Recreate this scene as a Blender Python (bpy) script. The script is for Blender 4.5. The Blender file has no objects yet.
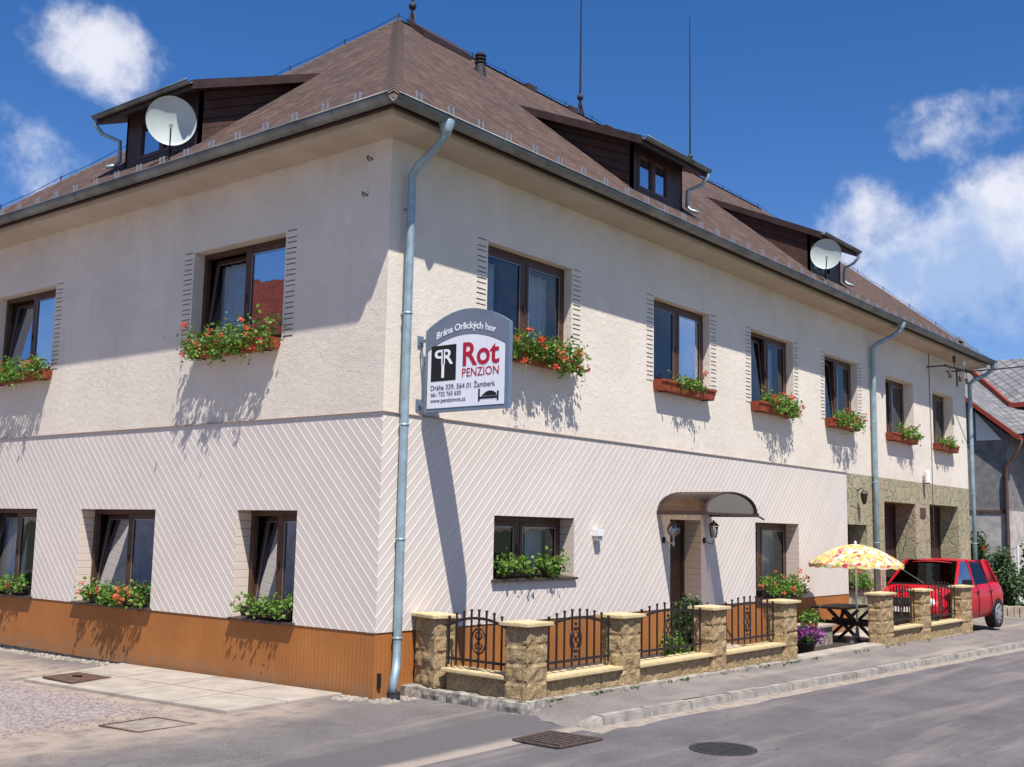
import bpy, bmesh, math, random
from mathutils import Vector, Matrix, noise as mnoise
R_ = math.radians
sc = bpy.context.scene
col = sc.collection
rnd = random.Random(7)

# ------------------------------------------------------------------ camera
YAW, PIT, ROL = R_(38.69086658), R_(7.49654378), R_(1.10037138)
cam_pos = Vector((-9.93300711, -10.04281208, 2.14378489))
f = Vector((math.cos(YAW)*math.cos(PIT), math.sin(YAW)*math.cos(PIT), math.sin(PIT)))
r = Vector((math.sin(YAW), -math.cos(YAW), 0)); u = r.cross(f)
r2 = r*math.cos(ROL)+u*math.sin(ROL); u2 = -r*math.sin(ROL)+u*math.cos(ROL)
cd = bpy.data.cameras.new('camera'); cam = bpy.data.objects.new('camera', cd); col.objects.link(cam)
cam.matrix_world = Matrix(((r2.x, u2.x, -f.x, cam_pos.x), (r2.y, u2.y, -f.y, cam_pos.y), (r2.z, u2.z, -f.z, cam_pos.z), (0, 0, 0, 1)))
cd.sensor_width = 36; cd.lens = 1111.97/1024*36; cd.clip_end = 3000; cd.clip_start = .05
sc.camera = cam

# ------------------------------------------------------------------ light
SUN = Vector((-.30, -.46, 1.0)).normalized()
sl = bpy.data.lights.new('sun', 'SUN'); so = bpy.data.objects.new('sun', sl); col.objects.link(so)
sl.energy = 4.9; sl.angle = R_(.5); sl.color = (1, .955, .89)
so.rotation_euler = SUN.to_track_quat('Z', 'Y').to_euler()
w = bpy.data.worlds.new('World'); sc.world = w; w.use_nodes = True
nt = w.node_tree; nt.nodes.clear(); N = nt.nodes.new; LK = nt.links.new
sky = N('ShaderNodeTexSky'); sky.sky_type = 'NISHITA'; sky.sun_disc = False
sky.sun_elevation = math.asin(SUN.z); sky.sun_rotation = math.atan2(SUN.x, SUN.y)
sky.air_density = 1.0; sky.dust_density = .35; sky.ozone_density = 3.0; sky.altitude = 450
hs = N('ShaderNodeHueSaturation'); hs.inputs['Saturation'].default_value = 1.32; hs.inputs['Value'].default_value = 1.0
LK(sky.outputs[0], hs.inputs['Color'])
bg = N('ShaderNodeBackground'); bg.inputs[1].default_value = .083; tn = N('ShaderNodeMix'); tn.data_type = 'RGBA'; tn.blend_type = 'MULTIPLY'; tn.inputs[0].default_value = 1; tn.inputs[7].default_value = (1.12, .97, 1.13, 1); LK(hs.outputs[0], tn.inputs[6]); LK(tn.outputs[2], bg.inputs[0])
tc = N('ShaderNodeTexCoord')
def wm(op, a, b=None, c=None):
    n = N('ShaderNodeMath'); n.operation = op
    for i, v in enumerate((a, b, c)):
        if v is None: continue
        if isinstance(v, (int, float)): n.inputs[i].default_value = v
        else: LK(v, n.inputs[i])
    return n.outputs[0]
def wdot(vec):
    n = N('ShaderNodeVectorMath'); n.operation = 'DOT_PRODUCT'; LK(tc.outputs['Generated'], n.inputs[0]); n.inputs[1].default_value = vec
    return n.outputs['Value']
def wnoise(scale, det, rough, off=0):
    m = N('ShaderNodeMapping'); m.inputs['Location'].default_value = (off, off*.7, off*.3); LK(tc.outputs['Generated'], m.inputs[0])
    n = N('ShaderNodeTexNoise'); n.inputs['Scale'].default_value = scale; n.inputs['Detail'].default_value = det; n.inputs['Roughness'].default_value = rough
    LK(m.outputs[0], n.inputs['Vector']); return n.outputs[0]
n1 = wnoise(9, 9, .56); n2 = wnoise(30, 7, .6, 3)
def blob(d, ra, rb, tilt=0, gain=1.0):
    d = Vector(d).normalized(); rr = d.cross(Vector((0, 0, 1))).normalized(); uu = rr.cross(d)
    a = rr*math.cos(tilt)+uu*math.sin(tilt); b = uu*math.cos(tilt)-rr*math.sin(tilt)
    x = wm('DIVIDE', wdot(a), ra); y = wm('DIVIDE', wdot(b), rb)
    q = wm('ADD', wm('MULTIPLY', x, x), wm('MULTIPLY', y, y))
    fr = wm('GREATER_THAN', wdot(d), 0)
    return wm('SUBTRACT', wm('MULTIPLY', wm('SUBTRACT', 1.0, q), gain), wm('MULTIPLY', wm('SUBTRACT', 1.0, fr), 100.0))
blobs = [blob((.46, .81, .376), .064, .042, -.2), blob((.433, .85, .295), .045, .04, 0, .55),
         blob((.935, .285, .237), .125, .064, .1, 1.35), blob((.945, .215, .268), .11, .063, .35, 1.4), blob((.90, .33, .262), .055, .05, 0, .9),
         blob((.93, .27, .19), .15, .05, 0, .6), blob((.91, .25, .325), .10, .030, .1, .42), blob((.95, .19, .335), .07, .035, 0, .45),
         # clouds behind the viewer, seen in the panes
         blob((.4, -.85, .3), .3, .12, 0, 1), blob((-.7, .6, .3), .3, .12, 0, 1), blob((-.5, -.7, .4), .3, .15, 0, .9), blob((.85, -.45, .22), .22, .09, 0, .9)]
mx = blobs[0]
for b in blobs[1:]: mx = wm('MAXIMUM', mx, b)
mx = wm('MAXIMUM', mx, -1.9)
dens = wm('ADD', mx, wm('MULTIPLY', wm('SUBTRACT', n1, .5), 2.6))
dens = wm('ADD', dens, wm('MULTIPLY', wm('SUBTRACT', n2, .5), 1.9))
sm = N('ShaderNodeMapRange'); sm.interpolation_type = 'SMOOTHSTEP'; LK(dens, sm.inputs[0]); sm.inputs[1].default_value = .0; sm.inputs[2].default_value = 1.25; sm.inputs[4].default_value = .90
cr = N('ShaderNodeValToRGB')
cr.color_ramp.elements[0].color = (.40, .53, .80, 1); cr.color_ramp.elements[0].position = .12
cr.color_ramp.elements[1].color = (.86, .87, .95, 1); cr.color_ramp.elements[1].position = .72
# cloud self-shading: the undersides are bluish grey
n3 = wnoise(14, 6, .55, 1.5)
sh_ = wm('ADD', wm('MULTIPLY', sm.outputs[0], .42), wm('MULTIPLY', wm('SUBTRACT', n3, .45), 2.6))
sz = N('ShaderNodeSeparateXYZ'); LK(tc.outputs['Generated'], sz.inputs[0])
hz = wm('MINIMUM', wm('MULTIPLY', wm('SUBTRACT', sz.outputs[2], .24), 6.5), .30)
LK(wm('ADD', sh_, hz), cr.inputs[0])
cb = N('ShaderNodeBackground'); cb.inputs[1].default_value = .76; LK(cr.outputs[0], cb.inputs[0])
ms = N('ShaderNodeMixShader'); LK(sm.outputs[0], ms.inputs[0]); LK(bg.outputs[0], ms.inputs[1]); LK(cb.outputs[0], ms.inputs[2])
wo = N('ShaderNodeOutputWorld'); LK(ms.outputs[0], wo.inputs[0])
vs = sc.view_settings; vs.view_transform = 'Standard'; vs.look = 'None'; vs.gamma = 1; vs.exposure = .47; vs.use_curve_mapping = False
sc.render.engine = 'CYCLES'

# ------------------------------------------------------------------ helpers: materials
class NT:
    def __init__(s, name):
        s.m = bpy.data.materials.new(name); s.m.use_nodes = True; s.t = s.m.node_tree
        s.b = s.t.nodes['Principled BSDF']; s.o = s.t.nodes['Material Output']
        s.pos = s.n('ShaderNodeNewGeometry').outputs['Position']
    def n(s, t, **k):
        x = s.t.nodes.new(t)
        for a, b in k.items(): setattr(x, a, b)
        return x
    def l(s, a, b): s.t.links.new(a, b)
    def put(s, sock, v):
        if isinstance(v, (int, float)): sock.default_value = v
        elif isinstance(v, (tuple, list)): sock.default_value = tuple(v)+((1,) if len(v) == 3 and len(sock.default_value) == 4 else ())
        else: s.l(v, sock)
    def math(s, op, a, b=0, c=None):
        x = s.n('ShaderNodeMath', operation=op); s.put(x.inputs[0], a); s.put(x.inputs[1], b)
        if c is not None: s.put(x.inputs[2], c)
        return x.outputs[0]
    def noise(s, scale, det=5, rough=.55, vec=None, dist=0):
        x = s.n('ShaderNodeTexNoise'); x.inputs['Scale'].default_value = scale; x.inputs['Detail'].default_value = det; x.inputs['Roughness'].default_value = rough; x.inputs['Distortion'].default_value = dist
        s.l(vec or s.pos, x.inputs['Vector']); return x.outputs[0]
    def mix(s, fac, a, b, bt='MIX'):
        x = s.n('ShaderNodeMix', data_type='RGBA', blend_type=bt); s.put(x.inputs[0], fac); s.put(x.inputs[6], a); s.put(x.inputs[7], b); return x.outputs[2]
    def ramp(s, v, a, b, c0=0., c1=1., smooth=False):
        x = s.n('ShaderNodeMapRange'); x.interpolation_type = 'SMOOTHSTEP' if smooth else 'LINEAR'
        s.put(x.inputs[0], v); x.inputs[1].default_value = a; x.inputs[2].default_value = b; x.inputs[3].default_value = c0; x.inputs[4].default_value = c1; return x.outputs[0]
    def xyz(s, vec=None):
        x = s.n('ShaderNodeSeparateXYZ'); s.l(vec or s.pos, x.inputs[0]); return x.outputs
    def scale(s, v, k):
        x = s.n('ShaderNodeVectorMath', operation='MULTIPLY'); s.l(v, x.inputs[0]); x.inputs[1].default_value = k; return x.outputs[0]
    def bump(s, h, strength=.5, dist=.01):
        x = s.n('ShaderNodeBump'); x.inputs['Strength'].default_value = strength; x.inputs['Distance'].default_value = dist; s.l(h, x.inputs['Height'])
        s.l(x.outputs[0], s.b.inputs['Normal'])
    def fin(s, col, rough=.8, metal=0, spec=.3):
        s.put(s.b.inputs['Base Color'], col); s.put(s.b.inputs['Roughness'], rough); s.b.inputs['Metallic'].default_value = metal; s.b.inputs['Specular IOR Level'].default_value = spec
        return s.m
def simple(name, c, rough=.6, metal=0, var=.18, sc_=9, bump=.0, spec=.35, bs=40):
    k = NT(name); n = k.noise(sc_, 5, .6); c = tuple(c)
    a = tuple(x*(1-var) for x in c); b = tuple(min(1, x*(1+var)) for x in c)
    cc = k.mix(k.ramp(n, .3, .7), a, b)
    if bump: k.bump(k.noise(bs, 6, .6), bump, .01)
    return k.fin(cc, rough, metal, spec)
M = {}
# plaster
def plaster(name, base):
    k = NT(name); x, y, z = k.xyz()
    big = k.noise(.6, 7, .65); streak = k.noise(1.0, 6, .65, k.scale(k.pos, (4.5, 4.5, .30)))
    c = k.mix(k.ramp(big, .36, .64), tuple(v*.88 for v in base), base)
    c = k.mix(k.math('MULTIPLY', k.ramp(k.noise(2.6, 6, .7), .54, .72), .30), c, (base[0]*.80, base[1]*.77, base[2]*.74))
    c = k.mix(k.math('MULTIPLY', k.ramp(streak, .56, .74), .28), c, (base[0]*.72, base[1]*.69, base[2]*.66))
    rep = k.math('MULTIPLY', k.ramp(k.noise(1.15, 3, .5, k.scale(k.pos, (1, 1, 1.3))), .66, .69), .35)
    c = k.mix(rep, c, tuple(min(1, v*1.10) for v in base))
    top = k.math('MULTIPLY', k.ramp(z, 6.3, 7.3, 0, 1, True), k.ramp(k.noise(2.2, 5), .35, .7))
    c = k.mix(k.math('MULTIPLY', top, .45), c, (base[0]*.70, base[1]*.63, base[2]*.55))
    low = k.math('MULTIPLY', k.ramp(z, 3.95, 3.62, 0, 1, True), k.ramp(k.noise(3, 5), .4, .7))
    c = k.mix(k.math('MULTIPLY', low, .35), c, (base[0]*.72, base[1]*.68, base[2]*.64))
    c = k.mix(k.math('MULTIPLY', k.ramp(k.noise(40, 5, .7), .5, .7), .16), c, (base[0]*.6, base[1]*.58, base[2]*.55))
    h = k.noise(48, 7, .7)
    k.bump(k.math('ADD', h, k.math('MULTIPLY', k.noise(9, 4), .9)), .75, .016)
    return k.fin(c, .93, 0, .15)
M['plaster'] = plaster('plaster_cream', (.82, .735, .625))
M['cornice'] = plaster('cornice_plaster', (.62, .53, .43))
# diagonal siding
def siding():
    k = NT('diagonal_siding'); x, y, z = k.xyz()
    d = k.math('SUBTRACT', k.math('ADD', x, y), z)
    t = k.math('FRACT', k.math('DIVIDE', k.math('ADD', d, 50), .163))
    idn = k.math('FLOOR', k.math('DIVIDE', k.math('ADD', d, 50), .163))
    wn = k.n('ShaderNodeTexWhiteNoise', noise_dimensions='1D'); k.l(idn, wn.inputs['W'])
    base = k.mix(k.math('MULTIPLY', wn.outputs[0], .5), (.65, .575, .51), (.72, .645, .575))
    base = k.mix(k.math('MULTIPLY', k.ramp(k.noise(.8, 4), .4, .75), .35), base, (.56, .47, .42))
    lip_highlight = k.math('MULTIPLY', k.math('MULTIPLY', k.ramp(t, .82, .89), k.ramp(t, .95, .92)), .62)  # sun catching the board edges, painted in as a paler strip
    gro = k.ramp(t, .955, .98)
    c = k.mix(lip_highlight, base, (.84, .79, .73)); c = k.mix(k.math('MULTIPLY', gro, .45), c, (.36, .30, .28))
    h = k.math('ADD', k.math('MULTIPLY', k.ramp(t, .75, .87), .8), k.math('MULTIPLY', gro, -1.3))
    k.bump(h, .75, .01)
    return k.fin(c, .5, 0, .35)
M['siding'] = siding()
def hsiding():
    k = NT('reveal_siding'); x, y, z = k.xyz()
    t = k.math('FRACT', k.math('DIVIDE', k.math('ADD', z, 50), .115)); gro = k.ramp(t, .9, .95)
    c = k.mix(gro, (.66, .56, .47), (.3, .24, .2)); k.bump(k.math('MULTIPLY', gro, -1), .6, .01)
    return k.fin(c, .5, 0, .35)
M['hsiding'] = hsiding()
def plinth():
    k = NT('plinth_panels'); x, y, z = k.xyz()
    d = k.math('ADD', x, y); t = k.math('FRACT', k.math('DIVIDE', k.math('ADD', d, 50), .07)); gro = k.ramp(t, .90, .95)
    c = k.mix(k.ramp(k.noise(1.3, 5), .35, .7), (.36, .132, .032), (.43, .165, .042))
    st = k.noise(1.0, 4, .6, k.scale(k.pos, (6, 6, .5)))
    c = k.mix(k.math('MULTIPLY', k.ramp(st, .5, .8), .35), c, (.30, .12, .045))
    c = k.mix(k.math('MULTIPLY', k.ramp(z, .34, .0), k.ramp(k.noise(5, 6, .7), .34, .6)), c, (.27, .17, .10))
    c = k.mix(k.math('MULTIPLY', k.ramp(k.noise(22, 5, .7), .55, .72), .4), c, (.20, .09, .04))
    c = k.mix(k.math('MULTIPLY', gro, .35), c, (.22, .08, .03)); k.bump(k.math('MULTIPLY', gro, -1), .5, .008)
    return k.fin(c, .6, 0, .3)
M['plinth'] = plinth()
def flag():
    k = NT('flagstone_cladding')
    wob = k.n('ShaderNodeVectorMath', operation='ADD'); nn = k.n('ShaderNodeTexNoise'); nn.inputs['Scale'].default_value = 4; k.l(k.pos, nn.inputs['Vector'])
    k.l(k.scale(nn.outputs['Color'], (.18, .18, .18)), wob.inputs[0]); k.l(k.scale(k.pos, (1, 1, 1.15)), wob.inputs[1])
    v = k.n('ShaderNodeTexVoronoi', feature='DISTANCE_TO_EDGE'); v.inputs['Scale'].default_value = 2.9; k.l(wob.outputs[0], v.inputs['Vector'])
    c1 = k.n('ShaderNodeTexVoronoi', feature='F1'); c1.inputs['Scale'].default_value = 2.9; k.l(wob.outputs[0], c1.inputs['Vector'])
    s = k.xyz(c1.outputs['Color'])
    c = k.mix(s[0], (.40, .35, .21), (.47, .40, .27)); c = k.mix(k.math('MULTIPLY', s[1], .7), c, (.33, .33, .21))
    c = k.mix(k.ramp(k.noise(7, 7, .65), .42, .75), c, (.29, .26, .17)); c = k.mix(k.math('MULTIPLY', k.ramp(s[2], .75, .9), .6), c, (.40, .30, .2))
    j = k.ramp(v.outputs['Distance'], .012, .035)
    c = k.mix(j, (.25, .22, .16), c)
    k.bump(k.math('ADD', j, k.math('MULTIPLY', k.noise(18, 6, .6), .9)), .8, .02)
    return k.fin(c, .85, 0, .2)
M['flag'] = flag()
def shingle():
    k = NT('brown_shingles'); uv = k.n('ShaderNodeUVMap').outputs[0]
    wob = k.n('ShaderNodeVectorMath', operation='ADD'); nn = k.n('ShaderNodeTexNoise'); nn.inputs['Scale'].default_value = 3.0; nn.inputs['Detail'].default_value = 4; k.l(uv, nn.inputs['Vector'])
    k.l(k.scale(nn.outputs['Color'], (.02, .035, 0)), wob.inputs[0]); k.l(uv, wob.inputs[1])
    br = k.n('ShaderNodeTexBrick'); br.offset = .5; br.inputs['Scale'].default_value = 1
    br.inputs['Brick Width'].default_value = .17; br.inputs['Row Height'].default_value = .165; br.inputs['Mortar Size'].default_value = .004; br.inputs['Mortar Smooth'].default_value = .2; br.inputs['Bias'].default_value = .1
    br.inputs['Color1'].default_value = (.122, .078, .064, 1); br.inputs['Color2'].default_value = (.062, .041, .035, 1); br.inputs['Mortar'].default_value = (.05, .03, .026, 1)
    k.l(wob.outputs[0], br.inputs['Vector'])
    c = br.outputs[0]
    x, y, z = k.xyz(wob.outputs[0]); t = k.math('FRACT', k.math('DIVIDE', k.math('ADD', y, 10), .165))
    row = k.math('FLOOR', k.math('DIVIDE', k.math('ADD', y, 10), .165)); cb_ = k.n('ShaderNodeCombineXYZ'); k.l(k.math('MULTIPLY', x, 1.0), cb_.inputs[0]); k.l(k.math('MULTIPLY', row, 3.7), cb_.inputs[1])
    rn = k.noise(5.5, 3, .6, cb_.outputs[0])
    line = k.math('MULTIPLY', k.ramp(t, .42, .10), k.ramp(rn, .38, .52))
    c = k.mix(k.math('MULTIPLY', line, .92), c, (.018, .011, .010))  # course shadows and cut edges, painted dark into the shingle colour
    c = k.mix(k.math('MULTIPLY', k.ramp(k.noise(70, 4, .75), .48, .66), .5), c, (.155, .118, .102))
    c = k.mix(k.ramp(k.noise(.9, 5), .35, .7), c, k.mix(1.0, c, (1.3, 1.25, 1.2), 'MULTIPLY'))
    h = k.math('ADD', k.math('MULTIPLY', t, -1.0), k.math('MULTIPLY', line, -1.2))
    k.bump(k.math('ADD', h, k.math('MULTIPLY', k.noise(60, 4), .5)), .8, .015)
    return k.fin(c, .9, 0, .2)
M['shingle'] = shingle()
def tiles(name, a, b, wdt, row, diag=False):
    k = NT(name); uv = k.n('ShaderNodeUVMap').outputs[0]
    if diag:
        mp = k.n('ShaderNodeMapping'); mp.inputs['Rotation'].default_value = (0, 0, R_(38)); k.l(uv, mp.inputs[0]); uv = mp.outputs[0]
    br = k.n('ShaderNodeTexBrick'); br.offset = 0 if diag else .5; br.inputs['Scale'].default_value = 1
    br.inputs['Brick Width'].default_value = wdt; br.inputs['Row Height'].default_value = row; br.inputs['Mortar Size'].default_value = .02
    br.inputs['Color1'].default_value = a+(1,); br.inputs['Color2'].default_value = b+(1,); br.inputs['Mortar'].default_value = tuple(x*.55 for x in a)+(1,)
    k.l(uv, br.inputs['Vector']); k.bump(k.math('MULTIPLY', br.outputs['Fac'], -1), .8, .02)
    c = k.mix(k.ramp(k.noise(6, 6), .4, .7), br.outputs[0], (.75, .75, .75), 'MULTIPLY')
    return k.fin(c, .85, 0, .25)
M['slate'] = tiles('grey_slates', (.17, .168, .175), (.26, .255, .262), .30, .30, True)
M['redtile'] = tiles('red_roof_tiles', (.30, .06, .03), (.2, .04, .025), .3, .34)
def rough_stone():
    k = NT('split_face_stone')
    c = k.mix(k.ramp(k.noise(5, 5), .35, .65), (.36, .25, .125), (.46, .34, .19))
    c = k.mix(k.ramp(k.noise(38, 5, .7), .46, .64), c, (.19, .13, .07)); c = k.mix(k.ramp(k.noise(27, 5, .6), .58, .72), c, (.56, .46, .31))
    k.bump(k.noise(45, 8, .7), .9, .02); return k.fin(c, .95, 0, .1)
M['split'] = rough_stone()
M['cap'] = simple('pale_concrete_cap', (.56, .44, .25), .85, 0, .14, 12, .35, .2, 60)
M['rubble'] = simple('old_rubble_stone', (.27, .245, .21), .95, 0, .65, 9, 1.0, .1, 14)
M['kerb'] = simple('granite_kerb', (.31, .285, .25), .9, 0, .38, 5, .6, .2, 60)
M['brown'] = simple('brown_window_wood', (.075, .034, .019), .42, 0, .25, 7, .1, .4)
M['darkbrown'] = simple('dark_brown_sheet', (.055, .030, .026), .5, 0, .3, 4, .1, .4)
M['sill'] = simple('dark_metal_sill', (.06, .040, .034), .42, 0, .2, 9, 0, .5)
M['zinc'] = simple('weathered_zinc', (.30, .40, .44), .45, .35, .22, 5, .1, .5)
M['gutter'] = simple('dull_green_gutter', (.20, .21, .20), .42, .4, .4, 2, .2, .5)
M['galv'] = simple('galvanised_bracket', (.42, .42, .44), .4, .6, .1)
M['white'] = simple('white_enamel', (.80, .80, .78), .35, 0, .06, 6, 0, .5)
M['dish'] = simple('dish_enamel', (.50, .56, .53), .5, .0, .06, 3, 0, .5)
M['steelblue'] = simple('blue_grey_painted_steel', (.17, .22, .30), .45, .2, .12)
M['iron'] = simple('wrought_iron', (.030, .020, .018), .5, .2, .3)
M['terra'] = simple('terracotta_box', (.30, .062, .028), .7, 0, .3, 6, .2)
M['darkbox'] = simple('dark_plastic_box', (.03, .025, .022), .6, 0, .2)
M['curtain'] = simple('net_curtain', (.72, .72, .74), .9, 0, .08)
M['black'] = simple('black_rubber', (.012, .012, .013), .7, 0, .2)
M['room'] = simple('room_paint', (.16, .13, .10), .9, 0, .2)
M['wood'] = simple('dark_stained_timber', (.035, .025, .02), .6, 0, .4, 8, .3)
M['woodd'] = simple('dark_timber_boarding', (.20, .195, .20), .8, 0, .3, 4, .4)
M['render'] = simple('grey_render', (.46, .43, .41), .92, 0, .3, 2.5, .5, .2, 30)
M['renderl'] = simple('pale_render', (.50, .45, .41), .92, 0, .2, 2.5, .5, .2, 30)
M['redtrim'] = simple('red_oxide_trim', (.26, .040, .026), .55, 0, .2)
M['rust'] = simple('rusty_brown_iron', (.115, .065, .048), .75, .2, .4, 14, .3)
M['dullrust'] = simple('dull_rusted_iron', (.085, .060, .052), .8, .1, .5, 25, .4)
M['castiron'] = simple('cast_iron', (.045, .043, .048), .65, .3, .4, 20, .5)
M['slab'] = simple('pale_concrete_slab', (.36, .315, .265), .92, 0, .2, 3, .45, .15, 50)
M['clay'] = simple('clay_pot', (.28, .10, .055), .8, 0, .25, 8, .2)
M['door'] = simple('dark_door_wood', (.045, .025, .018), .5, 0, .3, 6, .2)
M['porcelain'] = simple('white_porcelain', (.8, .8, .78), .2, 0, .04, 5, 0, .6)
M['darkglaze'] = simple('dark_glazed_insulator', (.07, .06, .055), .3, 0, .1)
M['chrome'] = simple('bright_metal', (.6, .6, .6), .25, .9, .05)
M['stoneblock'] = simple('pale_kerb_stone', (.50, .42, .32), .9, 0, .25, 5, .5)
def glass(name, tint=(.85, .9, .92), base=.16, rough=.0, gc=(.58, .62, .68)):
    k = NT(name); k.t.nodes.remove(k.b)
    tr = k.n('ShaderNodeBsdfTransparent'); tr.inputs[0].default_value = tint+(1,)
    gl = k.n('ShaderNodeBsdfGlossy'); gl.inputs['Roughness'].default_value = rough; gl.inputs[0].default_value = gc+(1,)
    fr = k.n('ShaderNodeFresnel'); fr.inputs[0].default_value = 1.6
    nz = k.n('ShaderNodeBump'); nz.inputs['Strength'].default_value = .08; nz.inputs['Distance'].default_value = .05; k.l(k.noise(1.6, 2, .4), nz.inputs['Height']); k.l(nz.outputs[0], gl.inputs['Normal'])
    mxs = k.n('ShaderNodeMixShader'); k.l(k.ramp(fr.outputs[0], 0, 1, base, 1), mxs.inputs[0]); k.l(tr.outputs[0], mxs.inputs[1]); k.l(gl.outputs[0], mxs.inputs[2]); k.l(mxs.outputs[0], k.o.inputs[0])
    return k.m
M['glass'] = glass('window_glass', base=.09)
M['smoke'] = glass('smoked_polycarbonate', (.62, .53, .45), .05, .25, (.42, .36, .32))
M['carglass'] = glass('car_glass', (.05, .07, .09), .03, 0, (.42, .46, .52))
M['lampglass'] = glass('lamp_glass', (.85, .85, .8), .2, .05)
def leafmat(name, a, b, c):
    k = NT(name); g = k.n('ShaderNodeNewGeometry'); rr = g.outputs['Random Per Island']
    cc = k.mix(rr, a, b); cc = k.mix(k.ramp(rr, .86, .9), cc, c)
    tr = k.n('ShaderNodeBsdfTranslucent'); k.l(cc, tr.inputs[0]); mxs = k.n('ShaderNodeMixShader'); mxs.inputs[0].default_value = .28
    k.fin(cc, .5, 0, .4); k.l(k.b.outputs[0], mxs.inputs[1]); k.l(tr.outputs[0], mxs.inputs[2]); k.l(mxs.outputs[0], k.o.inputs[0]); return k.m
M['leaf'] = leafmat('geranium_leaves', (.07, .17, .018), (.17, .30, .04), (.30, .36, .10))
M['leafd'] = leafmat('dark_shrub_leaves', (.028, .07, .018), (.06, .12, .03), (.12, .17, .05))
M['conifer'] = leafmat('conifer_sprays', (.05, .095, .035), (.11, .17, .07), (.18, .22, .10))
M['petal'] = leafmat('geranium_petals', (.75, .07, .03), (.85, .16, .08), (.8, .3, .2))
M['purple'] = leafmat('petunia_petals', (.22, .03, .20), (.32, .06, .30), (.40, .12, .34))
def carpaint():
    k = NT('red_car_paint'); k.fin(k.mix(k.noise(3, 3), (.42, .004, .014), (.47, .006, .018)), .42, .0, .3); k.b.inputs['Coat Weight'].default_value = .25; k.b.inputs['Coat Roughness'].default_value = .06; return k.m
M['car'] = carpaint()
def umbrella_cloth():
    k = NT('flowered_parasol_cloth'); v = k.n('ShaderNodeTexVoronoi', feature='F1'); v.inputs['Scale'].default_value = 13; k.l(k.pos, v.inputs['Vector'])
    s = k.xyz(v.outputs['Color'])
    cr_ = k.n('ShaderNodeValToRGB'); cr_.color_ramp.interpolation = 'CONSTANT'
    el = cr_.color_ramp.elements; el[0].color = (.84, .76, .60, 1); el[0].position = 0; el[1].color = (.84, .68, .16, 1); el[1].position = .25
    for p, c in ((.45, (.80, .72, .30, 1)), (.6, (.74, .36, .16, 1)), (.75, (.60, .08, .12, 1)), (.84, (.35, .45, .12, 1)), (.92, (.82, .50, .45, 1))):
        e = el.new(p); e.color = c
    k.l(s[0], cr_.inputs[0])
    d = k.ramp(v.outputs['Distance'], .03, .055)
    c = k.mix(k.ramp(v.outputs['Distance'], .015, .02), (.8, .5, .1), cr_.outputs[0])
    c = k.mix(k.ramp(k.noise(26, 3), .60, .63), c, (.86, .80, .66))
    tr = k.n('ShaderNodeBsdfTranslucent'); k.l(c, tr.inputs[0]); mxs = k.n('ShaderNodeMixShader'); mxs.inputs[0].default_value = .3
    k.fin(c, .85, 0, .1); k.l(k.b.outputs[0], mxs.inputs[1]); k.l(tr.outputs[0], mxs.inputs[2]); k.l(mxs.outputs[0], k.o.inputs[0]); return k.m
M['parasol'] = umbrella_cloth()
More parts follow.
